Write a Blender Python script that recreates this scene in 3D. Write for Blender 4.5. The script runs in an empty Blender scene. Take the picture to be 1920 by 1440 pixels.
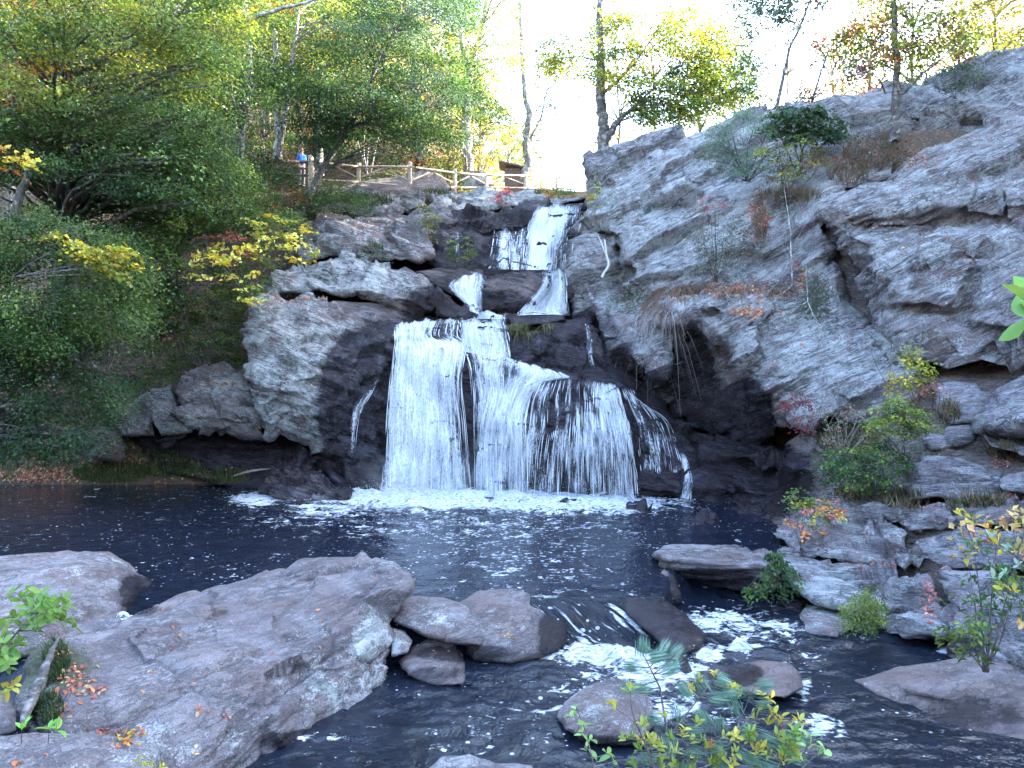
import bpy, bmesh, math, random
import numpy as np
from mathutils import Vector, Matrix, noise, geometry
from mathutils.bvhtree import BVHTree

# ---------------------------------------------------------------- camera, light, exposure
F = 1450.0; CZ = 3.2
scene = bpy.context.scene
cam = bpy.data.cameras.new('camera'); co = bpy.data.objects.new('camera', cam)
scene.collection.objects.link(co); scene.camera = co
cam.sensor_width = 36; cam.lens = 36*F/1920; cam.clip_start = .05; cam.clip_end = 2000
co.location = (0, 0, CZ); co.rotation_euler = (math.pi/2, 0, 0)
SUN_EL = 22; SUN_AZ = 70           # azimuth from +Y (away from camera) towards +X
w = bpy.data.worlds.new('World'); scene.world = w; w.use_nodes = True
nt = w.node_tree; sky = nt.nodes.new('ShaderNodeTexSky'); sky.sky_type = 'NISHITA'
sky.sun_disc = False; sky.sun_elevation = math.radians(SUN_EL); sky.sun_rotation = math.radians(SUN_AZ)
sky.dust_density = 2.0; sky.air_density = 1.0; sky.ozone_density = 1.2
bg = nt.nodes['Background']; nt.links.new(sky.outputs[0], bg.inputs[0]); bg.inputs[1].default_value = 0.15
sl = bpy.data.lights.new('sun', 'SUN'); sl.energy = 4.0; sl.angle = math.radians(.5); sl.color = (1, .93, .8)
so = bpy.data.objects.new('sun', sl); scene.collection.objects.link(so)
sd = Vector((math.sin(math.radians(SUN_AZ))*math.cos(math.radians(SUN_EL)), math.cos(math.radians(SUN_AZ))*math.cos(math.radians(SUN_EL)), math.sin(math.radians(SUN_EL))))
so.rotation_euler = sd.to_track_quat('Z', 'Y').to_euler()
scene.view_settings.view_transform = 'Standard'; scene.view_settings.look = 'None'
scene.view_settings.exposure = 4.15; scene.view_settings.gamma = 1
scene.cycles.max_bounces = 6; scene.cycles.diffuse_bounces = 3; scene.cycles.glossy_bounces = 2
scene.cycles.transparent_max_bounces = 16; scene.cycles.transmission_bounces = 3

# ---------------------------------------------------------------- helpers
COL = scene.collection
def P(u, v, d): return ((u-960)/F*d, d, CZ-(v-720)/F*d)
def PN(u, v, d): return np.stack([(u-960)/F*d, d, CZ-(v-720)/F*d], -1)
def tag(o, label=None, cat=None, group=None, kind=None):
    if label: o['label'] = label
    if cat: o['category'] = cat
    if group: o['group'] = group
    if kind: o['kind'] = kind
    return o
def mesh(name, V, Fc, mat=None, parent=None, origin=None, smooth=True, attrs=None, colors=None, uv=None):
    """one mesh object; V world coords (n,3); Fc list or (m,k) array"""
    V = np.asarray(V, dtype=np.float64)
    if parent is not None: origin = parent.location
    if origin is None: origin = (V[:,0].mean(), V[:,1].mean(), V[:,2].min())
    origin = np.array(origin, dtype=np.float64)
    me = bpy.data.meshes.new(name)
    Fa = np.asarray(Fc) if not (isinstance(Fc, list) and len(set(len(f) for f in Fc)) > 1) else None
    if Fa is not None:
        k = Fa.shape[1]; n = len(Fa)
        me.vertices.add(len(V)); me.vertices.foreach_set('co', (V-origin).astype(np.float32).ravel())
        me.loops.add(n*k); me.loops.foreach_set('vertex_index', Fa.astype(np.int32).ravel())
        me.polygons.add(n); me.polygons.foreach_set('loop_start', np.arange(0, n*k, k, dtype=np.int32))
        me.update(calc_edges=True)
    else:
        me.from_pydata([tuple(p) for p in (V-origin)], [], Fc)
    me.polygons.foreach_set('use_smooth', np.full(len(me.polygons), smooth))
    for k, a in (attrs or {}).items():
        at = me.attributes.new(k, 'FLOAT', 'POINT'); at.data.foreach_set('value', np.asarray(a, dtype=np.float32))
    if colors is not None:
        at = me.attributes.new('col', 'FLOAT_COLOR', 'POINT')
        c = np.ones((len(V), 4), np.float32); c[:, :3] = colors; at.data.foreach_set('color', c.ravel())
    if uv is not None:
        l = me.uv_layers.new(name='flow'); idx = np.zeros(len(me.loops), np.int32); me.loops.foreach_get('vertex_index', idx)
        l.data.foreach_set('uv', np.asarray(uv, np.float32)[idx].ravel())
    me.validate(clean_customdata=False)
    o = bpy.data.objects.new(name, me); COL.objects.link(o); o.location = origin - (np.array(parent.location) if parent is not None else 0)
    if parent is not None: o.parent = parent
    if mat: me.materials.append(mat)
    return o
def empty(name, loc, **k):
    o = bpy.data.objects.new(name, None); COL.objects.link(o); o.location = loc; o.empty_display_size = .2
    return tag(o, **k)

# ---------------------------------------------------------------- materials
class NT:
    def __init__(s, name):
        s.m = bpy.data.materials.new(name); s.m.use_nodes = True; s.t = s.m.node_tree
        s.b = s.t.nodes['Principled BSDF']; s.o = s.t.nodes['Material Output']
    def n(s, ty, **k):
        x = s.t.nodes.new('ShaderNode'+ty)
        for a, v in k.items():
            if hasattr(x, a): setattr(x, a, v)
            else: x.inputs[a].default_value = v
        return x
    def l(s, a, b): s.t.links.new(a, b)
    def attr(s, name): x = s.n('Attribute'); x.attribute_name = name; return x
    def noise(s, vec, scale, detail=4, rough=.55, dist=0):
        x = s.n('TexNoise'); x.inputs['Scale'].default_value = scale; x.inputs['Detail'].default_value = detail
        x.inputs['Roughness'].default_value = rough; x.inputs['Distortion'].default_value = dist; s.l(vec, x.inputs['Vector']); return x.outputs['Fac']
    def math(s, op, a, b=None, clamp=False):
        x = s.n('Math'); x.operation = op; x.use_clamp = clamp
        for i, q in enumerate((a, b)):
            if q is None: continue
            if isinstance(q, (int, float)): x.inputs[i].default_value = q
            else: s.l(q, x.inputs[i])
        return x.outputs[0]
    def ramp(s, fac, lo, hi, a=0., b=1.):
        x = s.n('MapRange'); x.interpolation_type = 'SMOOTHSTEP'
        for i, q in ((0, fac), (1, lo), (2, hi), (3, a), (4, b)):
            if isinstance(q, (int, float)): x.inputs[i].default_value = q
            else: s.l(q, x.inputs[i])
        return x.outputs[0]
    def mix(s, fac, a, b):
        x = s.n('Mix'); x.data_type = 'RGBA'
        for i, q in ((0, fac), (6, a), (7, b)):
            if isinstance(q, (int, float)): x.inputs[i].default_value = q
            elif isinstance(q, tuple): x.inputs[i].default_value = (*q, 1)
            else: s.l(q, x.inputs[i])
        return x.outputs[2]
    def pos(s, rot=(0,0,0), scale=(1,1,1)):
        g = s.n('NewGeometry'); m = s.n('Mapping'); m.inputs['Rotation'].default_value = rot; m.inputs['Scale'].default_value = scale
        s.l(g.outputs['Position'], m.inputs[0])
        m.inputs['Scale'].default_value = (1,1,1); m2 = s.n('Mapping'); m2.inputs['Scale'].default_value = scale; s.l(m.outputs[0], m2.inputs[0]); return m2.outputs[0]
    def bump(s, h, dist, strength=1., prev=None):
        x = s.n('Bump'); x.inputs['Strength'].default_value = strength; x.inputs['Distance'].default_value = dist
        s.l(h, x.inputs['Height'])
        if prev is not None: s.l(prev, x.inputs['Normal'])
        return x.outputs[0]

def rock_mat(name, ang, tint=(1,1,1), fine=1.0, aniso=6.0, base=.33, warm=.5, stk=1.):
    """schist: grey and brown, thin dark foliation lines, lichen, iron stain, wetness, painted overhang shade; ang = dip of the layers seen from the front"""
    t = NT(name)
    rot = (math.radians(12), math.radians(ang), 0)
    p0 = t.pos(); pa = t.pos(rot, (1, 1, aniso)); pl = t.pos(rot, (.55, 1, aniso))
    A = tuple(base*k for k in tint); B = tuple(base*k*m for k, m in zip(tint, (.60,.53,.54)))
    n1 = t.noise(p0, .9, 6, .6); n3 = t.noise(p0, 14*fine, 6, .7); n4 = t.noise(p0, 42*fine, 3, .65)
    n2 = t.noise(pa, 1.0*fine, 8, .68); n5 = t.noise(pa, 4.2*fine, 6, .72)
    c = t.mix(t.ramp(n1, .40, .66), B, A)
    c = t.mix(t.ramp(n2, .45, .65, 0, .6), c, tuple(min(1, base*1.25*k) for k in tint))
    c = t.mix(t.ramp(n5, .50, .36, 0, .55*stk), c, tuple(base*.30*k for k in tint))
    # foliation: dark seams that open and close along the layers
    na = t.noise(pl, .9*fine, 7, .6, .5); nb_ = t.noise(pl, 2.6*fine, 5, .62, .5)
    la = t.ramp(t.math('ABSOLUTE', t.math('SUBTRACT', na, .5)), .030, .006); lb = t.ramp(t.math('ABSOLUTE', t.math('SUBTRACT', nb_, .52)), .045, .010)
    gate = t.ramp(t.noise(p0, 1.5, 5), .42, .62); ln = t.math('MAXIMUM', t.math('MULTIPLY', la, t.math('ADD', .35, t.math('MULTIPLY', gate, .65))), t.math('MULTIPLY', lb, t.math('MULTIPLY', gate, .85)))
    # joints across the layers
    vc = t.n('TexVoronoi'); vc.feature = 'DISTANCE_TO_EDGE'; vc.inputs['Scale'].default_value = .55*fine; wv = t.n('VectorMath'); wv.operation = 'ADD'
    nc = t.n('TexNoise'); nc.inputs['Scale'].default_value = 1.6*fine; nc.inputs['Detail'].default_value = 5; t.l(pa, nc.inputs['Vector']); sc_ = t.n('VectorMath'); sc_.operation = 'SCALE'; sc_.inputs['Scale'].default_value = .9; t.l(nc.outputs['Color'], sc_.inputs[0])
    t.l(t.pos(rot, (1,1,1.9)), wv.inputs[0]); t.l(sc_.outputs[0], wv.inputs[1]); t.l(wv.outputs[0], vc.inputs['Vector'])
    jn = t.math('MULTIPLY', t.ramp(vc.outputs['Distance'], .030, .008), t.ramp(n1, .42, .58)); ln = t.math('MAXIMUM', ln, jn)
    # iron stain
    br = t.attr('brown').outputs['Fac']; nb = t.noise(t.pos(rot, (1,1,2)), 1.3, 7, .68)
    c = t.mix(t.math('MULTIPLY', t.ramp(t.math('ADD', nb, t.math('MULTIPLY', br, .5)), .58, .86), warm+.15), c, t.mix(n5, (.13,.075,.06), (.27,.17,.13)))
    # lichen: pale crust broken up by small gaps
    li = t.attr('lich').outputs['Fac']; nl = t.noise(p0, 2.1, 10, .70); nf = t.noise(p0, 24*fine, 5, .68)
    m = t.math('ADD', t.math('MULTIPLY', nl, .55), t.math('MULTIPLY', nf, .45)); m = t.math('ADD', m, t.math('MULTIPLY', t.math('SUBTRACT', n5, .5), .25))
    lm = t.ramp(t.math('SUBTRACT', m, t.math('SUBTRACT', .635, t.math('MULTIPLY', li, .20))), -.02, .03)
    lc = t.mix(t.ramp(t.noise(p0, 6, 4), .4, .6), (.62,.62,.64), (.46,.50,.48))
    c = t.mix(t.math('MULTIPLY', lm, .80), c, lc)
    vo = t.n('TexVoronoi'); vo.inputs['Scale'].default_value = 4.5*fine; t.l(p0, vo.inputs['Vector'])
    sp = t.ramp(t.math('ADD', vo.outputs['Distance'], t.math('MULTIPLY', nf, .3)), .27, .21)
    c = t.mix(t.math('MULTIPLY', sp, t.math('MULTIPLY', li, .7)), c, (.68,.68,.66))
    # grain and seams
    c = t.mix(t.ramp(n4, .50, .34, 0, .55), c, tuple(base*.22*k for k in tint)); c = t.mix(t.ramp(n4, .56, .72, 0, .35), c, (.6,.6,.6))
    c = t.mix(t.math('MULTIPLY', ln, .80*stk), c, (.045,.04,.045))
    mo = t.attr('moss').outputs['Fac']
    c = t.mix(t.math('MULTIPLY', t.ramp(t.math('ADD', n3, t.math('MULTIPLY', mo, .5)), .64, .80), .9), c, (.06, .075, .03))
    we = t.attr('wet').outputs['Fac']  # wetness, and shade painted under the cliff overhang
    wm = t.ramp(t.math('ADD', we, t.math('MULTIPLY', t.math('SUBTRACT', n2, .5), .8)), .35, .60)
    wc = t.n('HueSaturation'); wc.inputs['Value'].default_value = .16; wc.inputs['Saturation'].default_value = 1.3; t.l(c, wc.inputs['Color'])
    wt = t.n('Mix'); wt.data_type = 'RGBA'; wt.blend_type = 'MULTIPLY'; wt.inputs[0].default_value = 1; t.l(wc.outputs[0], wt.inputs[6]); wt.inputs[7].default_value = (.88,.78,1.0,1)  # sky reflection put into the wet colour as a violet-blue tint
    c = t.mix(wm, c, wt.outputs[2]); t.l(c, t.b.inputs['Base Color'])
    t.l(t.ramp(wm, 0, 1, .88, .20), t.b.inputs['Roughness'])
    b = t.bump(n2, .22/fine*stk, 1); b = t.bump(n5, .13/fine*stk, 1, b); b = t.bump(t.math('SUBTRACT', 1, ln), .07/fine, 1, b); b = t.bump(n3, .05/fine, 1, b); b = t.bump(n4, .015/fine, 1, b)
    b = t.bump(lm, .012/fine, .8, b)
    t.l(b, t.b.inputs['Normal'])
    return t.m
M = {}
M['cliff'] = rock_mat('schist_cliff', 22, (1.04,.98,1.04), .8, 6, .46)
M['fall'] = rock_mat('schist_ledge', -18, (1.04,.95,1.02), 1.0, 4.5, .36)
M['fg'] = rock_mat('boulder_rock', 20, (1.08,.96,1.0), 2.0, 2.4, .25, .45, .7)
M['bank'] = rock_mat('bank_rock', -6, (1.02,.97,1.05), 1.3, 6, .42)

def soil_mat():
    t = NT('forest_floor'); p = t.pos()
    n = t.noise(p, 1.5, 6); f = t.noise(p, 18, 6, .7); vo = t.n('TexVoronoi'); vo.inputs['Scale'].default_value = 11; t.l(p, vo.inputs['Vector'])
    c = t.mix(t.ramp(n, .4, .6), (.05, .038, .028), (.085, .06, .04))
    c = t.mix(t.ramp(f, .5, .7), c, (.12, .07, .04))
    lc = t.n('HueSaturation'); lc.inputs['Color'].default_value = (.20, .09, .04, 1)
    sp = t.n('SeparateColor'); t.l(vo.outputs['Color'], sp.inputs[0])
    t.l(t.math('ADD', .46, t.math('MULTIPLY', sp.outputs[0], .08)), lc.inputs['Hue']); t.l(t.math('ADD', .5, sp.outputs[1]), lc.inputs['Value'])
    c = t.mix(t.math('MULTIPLY', t.ramp(sp.outputs[2], .45, .5), t.ramp(vo.outputs['Distance'], .5, .42)), c, lc.outputs[0])
    t.l(c, t.b.inputs['Base Color']); t.b.inputs['Roughness'].default_value = .95
    b = t.bump(f, .08); b = t.bump(sp.outputs[0], .03, .8, b); t.l(b, t.b.inputs['Normal']); return t.m
M['soil'] = soil_mat()

# ---------------------------------------------------------------- rock surfaces
BV, BF = [], []      # everything solid, for standing things on
PAINT = {'wet': [], 'lich': [], 'brown': [], 'moss': []}
def paint(ch, *bl): PAINT[ch] += bl
def painted(ch, u, v, base):
    a = np.full(len(u), float(base))
    for (x, y, rx, ry, val) in PAINT[ch]:
        g = np.exp(-(((u-x)/rx)**2+((v-y)/ry)**2)**(2 if ch == 'wet' else 1.5)); a = a*(1-g)+val*g
    return a
def subdivide(V, T, uv, step):
    """split edges longer than step px until none is left; V carries any columns"""
    V = list(map(tuple, V)); T = [tuple(t) for t in T]
    V = np.array(V); T = np.array(T)
    for _ in range(12):
        X = V[:,0]/V[:,1]*F; Z = (V[:,2]-CZ)/V[:,1]*F; Q = np.stack([X, Z], 1)
        e = np.sort(np.concatenate([T[:,[0,1]], T[:,[1,2]], T[:,[2,0]]]), 1)
        L = np.maximum(np.linalg.norm(Q[e[:,0]]-Q[e[:,1]], axis=1), .55*F*np.linalg.norm(V[e[:,0],:3]-V[e[:,1],:3], axis=1)/V[e[:,0],1])
        long = L > step
        if not long.any(): break
        ek = e[:,0].astype(np.int64)*len(V)+e[:,1]
        uk = np.unique(ek[long]); mid = {}
        a = uk//len(V); b = uk % len(V)
        nv = (V[a]+V[b])/2; base = len(V)
        order = np.searchsorted(uk, ek); order = np.clip(order, 0, len(uk)-1)
        hit = uk[order] == ek; mi = np.where(hit, base+order, -1).reshape(3, -1)   # edges 01,12,20
        V = np.concatenate([V, nv]); out = []
        m0, m1, m2 = mi; c = (m0 >= 0).astype(int)+(m1 >= 0)+(m2 >= 0)
        out.append(T[c == 0])
        for r in range(3):
            A, B, C = T[:, r], T[:, (r+1) % 3], T[:, (r+2) % 3]; mA, mB, mC = mi[r], mi[(r+1) % 3], mi[(r+2) % 3]
            s = (c == 1) & (mA >= 0)
            out.append(np.stack([A, mA, C], 1)[s]); out.append(np.stack([mA, B, C], 1)[s])
            s = (c == 2) & (mA < 0)
            out.append(np.stack([A, B, mB], 1)[s]); out.append(np.stack([A, mB, mC], 1)[s]); out.append(np.stack([mC, mB, C], 1)[s])
        s = c == 3
        out.append(np.stack([T[:,0], m0, m2], 1)[s]); out.append(np.stack([m0, T[:,1], m1], 1)[s])
        out.append(np.stack([m2, m1, T[:,2]], 1)[s]); out.append(np.stack([m0, m1, m2], 1)[s])
        T = np.concatenate(out)
    return V, T
def vnormals(V, T):
    n = np.cross(V[T[:,1]]-V[T[:,0]], V[T[:,2]]-V[T[:,0]]); N = np.zeros_like(V)
    for k in range(3): np.add.at(N, T[:,k], n)
    return N/(np.linalg.norm(N, axis=1, keepdims=True)+1e-12)
def laplace(V, T, it, fix=None, lam=.5):
    e = np.concatenate([T[:,[0,1]], T[:,[1,2]], T[:,[2,0]]]); e = np.unique(np.sort(e, 1), axis=0)
    for _ in range(it):
        S = np.zeros_like(V); c = np.zeros(len(V))
        np.add.at(S, e[:,0], V[e[:,1]]); np.add.at(S, e[:,1], V[e[:,0]]); np.add.at(c, e[:,0], 1); np.add.at(c, e[:,1], 1)
        W = V*(1-lam)+lam*S/c[:,None]
        if fix is not None: W[fix] = V[fix]
        V = W
    return V
def layer_axes(ang, tilt=.15):
    a = math.radians(ang); n = Vector((-math.sin(a), tilt, math.cos(a))).normalized()
    t = n.cross(Vector((0,1,0))).normalized(); return t, n.cross(t), n
def rock(name, label, cat, outline, pts=(), lines=(), mat='fall', ang=-18, step=7, thick=3., infl=.25, iw=.7,
         amp=.12, sc=.6, strat=.10, sfreq=1.6, crack=.0, csc=.5, facet=.0, smooth=2, dm=1, wet=0, lich=.5, brown=.25, moss=0, kind=None, group=None, dfun=None, seed=0, shrink=.82, top=None):
    out = [(p if len(p) == 3 else (*p, dfun(*p))) for p in outline]
    if dm != 1:
        out = [(a, b, c*dm) for a, b, c in out]; pts = [(a, b, c*dm) for a, b, c in pts]; lines = [[(a, b, c*dm) for a, b, c in l] for l in lines]
    crd = list(out); edges = []
    n0 = len(out)
    for p in pts: crd.append(p if len(p) == 3 else (*p, dfun(*p)))
    for ln in lines:
        for i, p in enumerate(ln):
            crd.append(p if len(p) == 3 else (*p, dfun(*p)))
            if i: edges.append((len(crd)-2, len(crd)-1))
    vs, es, fs, ov, oe, of = geometry.delaunay_2d_cdt([Vector((p[0], p[1])) for p in crd], edges, [list(range(n0))], 1, 1e-4)
    D = []
    for v, o in zip(vs, ov):
        if o: D.append(crd[o[0]][2])
        else:
            q = sorted(((v.x-c[0])**2+(v.y-c[1])**2, c[2]) for c in crd)[:3]; D.append(sum(a[1] for a in q)/3)
    V = np.array([P(v.x, v.y, d) for v, d in zip(vs, D)]); T = np.array([f for f in fs if len(f) == 3])
    us, T = np.unique(T, return_inverse=True); T = T.reshape(-1, 3); V = V[us]
    V, T = subdivide(V, T, None, step)
    # orient to the camera
    n = np.cross(V[T[:,1]]-V[T[:,0]], V[T[:,2]]-V[T[:,0]]); c = V[T].mean(1)-np.array([0,0,CZ])
    fl = (n*c).sum(1) > 0; T[fl] = T[fl][:, ::-1]
    # boundary
    e = np.concatenate([T[:,[0,1]], T[:,[1,2]], T[:,[2,0]]]); ks = np.sort(e, 1); key = ks[:,0].astype(np.int64)*len(V)+ks[:,1]
    _, inv, cnt = np.unique(key, return_inverse=True, return_counts=True); be = e[cnt[inv] == 1]
    bmask = np.zeros(len(V), bool); bmask[be.ravel()] = True
    V = laplace(V, T, smooth, bmask)
    # distance to the rim in metres
    u = V[:,0]/V[:,1]*F+960; v = 720-(V[:,2]-CZ)/V[:,1]*F
    O = np.array([(p[0], p[1]) for p in out]); dist = np.full(len(V), 1e9)
    for i in range(len(O)):
        a, b = O[i], O[(i+1) % len(O)]; ab = b-a; t = np.clip(((u-a[0])*ab[0]+(v-a[1])*ab[1])/max(1e-9, ab@ab), 0, 1)
        dist = np.minimum(dist, np.hypot(u-a[0]-t*ab[0], v-a[1]-t*ab[1]))
    dm = dist*V[:,1]/F; x = np.clip(dm/iw, 0, 1); prof = np.sqrt(np.maximum(0, 1-(1-x)**2))
    ray = V-np.array([0,0,CZ]); ray /= np.linalg.norm(ray, axis=1, keepdims=True)
    V = V+ray*(infl*(1-prof))[:,None]
    # displacement
    N = vnormals(V, T); ta, tb, tn = layer_axes(ang); off = Vector((seed*7.3, seed*3.1, seed*1.7)); d = np.zeros(len(V))
    nz, vz = noise.noise, noise.voronoi
    for i in range(len(V)):
        p = Vector(V[i]); q = Vector((p.dot(ta), p.dot(tb), p.dot(tn)))+off
        h = amp*1.6*noise.fractal(Vector((q.x*.5, q.y*.5, q.z*2.0))*sc, .9, 2.1, 6)
        if strat:
            s = q.z*sfreq+1.1*nz(q*.45)+.25*nz(q*1.7); f = s-math.floor(s)
            k = max(0, .45+1.3*nz(q*.6+Vector((9,1,4))))
            h += strat*k*((f/.8 if f < .8 else (1-f)/.2)-.5)
            s2 = q.z*sfreq*3.7+2*nz(q*.7); f = s2-math.floor(s2); h += strat*.55*k*((f/.75 if f < .75 else (1-f)/.25)-.5)
        if crack:
            dd, pp = vz(Vector((q.x*.6, q.y*.6, q.z*1.3))*csc*2); ed = dd[1]-dd[0]
            h += crack*(.5*noise.cell(pp[0]*5.3)) - crack*.9*math.exp(-(ed/.07)**2)
        if facet:
            qs = Vector((q.x*.8, q.y*.8, q.z*1.5))*csc*2+Vector((.3*nz(q*.7), .3*nz(q*.7+Vector((5,5,5))), 0)); dd, pp = vz(qs); e0 = qs-pp[0]; c0 = pp[0]*7.13
            h += facet*(e0.x*(noise.cell(c0)*2)+e0.y*(noise.cell(c0+Vector((3.3,0,0)))*2)+e0.z*(noise.cell(c0+Vector((0,4.7,0)))*2)+.35*noise.cell(c0+Vector((0,0,5.9))))
        d[i] = h
    V = V+N*d[:,None]
    u = V[:,0]/V[:,1]*F+960; v = 720-(V[:,2]-CZ)/V[:,1]*F
    V0 = V; nV = len(V)
    # close it behind: three rings going back along the line of sight, then a cap
    bl = np.unique(be.ravel()); mp = {b: i for i, b in enumerate(bl)}; cen = V[bl].mean(0); rings = []
    camp = np.array([0,0,CZ]); 
    for k, (tt, sh) in enumerate(((.12, .985), (.5, .93), (1, shrink))):
        r = cen+(V[bl]-cen)*sh; r = r.copy(); g = (r-camp)/r[:,1:2]; r = r+g*thick*tt
        rings.append(r)
    capc = rings[-1].mean(0); allV = np.concatenate([V]+rings+[capc[None]]); quads = []
    idx = lambda ring, b: (b if ring < 0 else nV+ring*len(bl)+mp[b])
    tris = [T]; bt = []
    for a, b in be:
        for ring in (-1, 0, 1):
            p, q, r, s = idx(ring, a), idx(ring, b), idx(ring+1, b), idx(ring+1, a)
            bt += [(p, s, q), (q, s, r)]
        bt.append((idx(2, a), len(allV)-1, idx(2, b)))
    T2 = np.concatenate([T, np.array(bt)])
    at = {ch: np.concatenate([painted(ch, u, v, bs), np.full(len(allV)-nV, bs if ch != 'wet' else wet)]) for ch, bs in (('wet', wet), ('lich', lich), ('brown', brown), ('moss', moss))}
    o = mesh(name, allV, T2, M[mat], attrs=at)
    tag(o, label, cat if not kind else cat, group, kind)
    global BV, BF
    b0 = sum(len(x) for x in BV); BV.append(V0); BF.append(T+b0)
    return o
# ---------------------------------------------------------------- terrain sheet
def sst(a, b, x): t = np.clip((np.asarray(x, float)-a)/(b-a), 0, 1); return t*t*(3-2*t)
def hprof(y): return np.interp(y, [-1e3,-20,-6,0,4,6.8,8,10,22,24.3,26,28,31,34,36,41,46,60,90,200,900], [6,3.5,2.0,1.55,.9,-.9,-1.4,-1.5,-1.5,-.6,2.4,5.6,8.9,11.3,12.0,13.3,14.3,15.2,17,24,40])
def terrain_h(x, y):
    sh = 9*sst(5.5, 13, x)*sst(8, 16, y)
    h = hprof(y+sh)
    nearbank = np.interp(np.abs(x-1), [0, 5.5, 9, 16, 60], [0, 0, 2.2, 3.5, 9])*sst(14, 7, y)*.8
    left = np.interp(-x, [0, 14, 18, 30, 80], [0, 0, 2.5, 9, 24])*sst(30, 16, y)
    back = .40*np.clip(y-38, 0, 60)*sst(-2.5, -7, x)
    right = np.interp(x, [9.0, 10.8, 14], [0, 3.2, 6])*sst(2, 6, y)*sst(19, 13, y)
    return h+nearbank+left+back+right
def terrain():
    xs = np.concatenate([np.linspace(-900,-60,16), np.linspace(-52,-24,14), np.linspace(-22,24,120), np.linspace(26,60,16), np.linspace(80,900,16)])
    ys = np.concatenate([np.linspace(-200,-10,10), np.linspace(-8,50,150), np.linspace(52,120,24), np.linspace(150,900,14)])
    X, Y = np.meshgrid(xs, ys); Z = terrain_h(X, Y)
    Zn = np.array([.35*noise.fractal(Vector((x*.25, y*.25, 3)), 1, 2, 5) for x, y in zip(X.ravel(), Y.ravel())]).reshape(Z.shape)
    Z = Z+Zn*np.where(Z > -.8, 1, .2)
    nx, ny = len(xs), len(ys); i = np.arange(nx*ny).reshape(ny, nx)
    q = np.stack([i[:-1,:-1], i[:-1,1:], i[1:,1:], i[1:,:-1]], -1).reshape(-1, 4)
    V = np.stack([X, Y, Z], -1).reshape(-1, 3)
    o = mesh('ground', V, q, M['soil'], origin=(0,0,0)); tag(o, 'wooded ground of dark soil and leaf litter sloping up beside the falls', 'ground', kind='structure')
    T = np.concatenate([q[:,[0,1,2]], q[:,[0,2,3]]]); b0 = sum(len(x) for x in BV); BV.append(V); BF.append(T+b0)
terrain()

# wetness (also overhang shade), lichen and iron painted where the photograph has them (u, v, radius u, radius v, value)
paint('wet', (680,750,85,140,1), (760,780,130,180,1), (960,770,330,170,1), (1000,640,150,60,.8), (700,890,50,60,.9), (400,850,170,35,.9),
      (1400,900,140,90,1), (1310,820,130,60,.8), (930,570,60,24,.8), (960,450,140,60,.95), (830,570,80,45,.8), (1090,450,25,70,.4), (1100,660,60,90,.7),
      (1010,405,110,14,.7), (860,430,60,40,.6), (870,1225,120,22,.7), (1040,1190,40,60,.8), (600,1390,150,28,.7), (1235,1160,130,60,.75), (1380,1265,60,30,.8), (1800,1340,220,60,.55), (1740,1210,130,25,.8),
      (260,1115,50,50,.7), (1330,1095,130,35,.75), (1130,1392,130,18,.8), (1300,700,52,95,.7),(1400,770,60,80,.75),(1345,790,90,50,.8),(1220,715,60,26,.6),(1140,640,26,50,.5), (820,1262,70,18,.6), (1010,680,70,70,1), (600,975,80,26,1))  # cliff overhang blobs: shade painted dark through the wet channel, over iron stain
paint('lich', (640,510,110,40,.95), (570,640,90,60,.85), (520,720,60,90,.9), (1300,420,220,160,.85), (1540,660,160,100,.85), (700,1180,50,80,.8), (640,1270,100,50,.65), (820,480,60,60,.4), (680,430,110,50,.6),
      (1550,1100,60,40,1.), (950,370,120,30,.9), (1750,400,200,160,.7), (300,1230,220,70,.15), (520,1120,200,50,.1), (430,720,40,20,.9), (780,580,200,30,.3))
paint('brown', (810,560,70,50,1), (600,400,60,30,.9), (710,440,60,20,.7), (570,740,50,50,.6), (960,560,80,40,.8), (1750,640,70,20,.9), (1720,412,160,20,.9),(1860,330,140,16,.7),(1750,575,80,20,.9),(1230,690,60,30,.8), (1430,1265,90,40,1), (700,1240,40,30,.8), (820,410,30,30,.3),
      (1320,700,60,90,.8), (190,830,60,40,1), (560,880,90,30,.5))
paint('moss', (1180,560,60,40,.5), (1530,560,40,60,.6), (250,760,50,30,.35), (100,1250,90,60,.7), (1660,880,60,60,.4))

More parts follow.
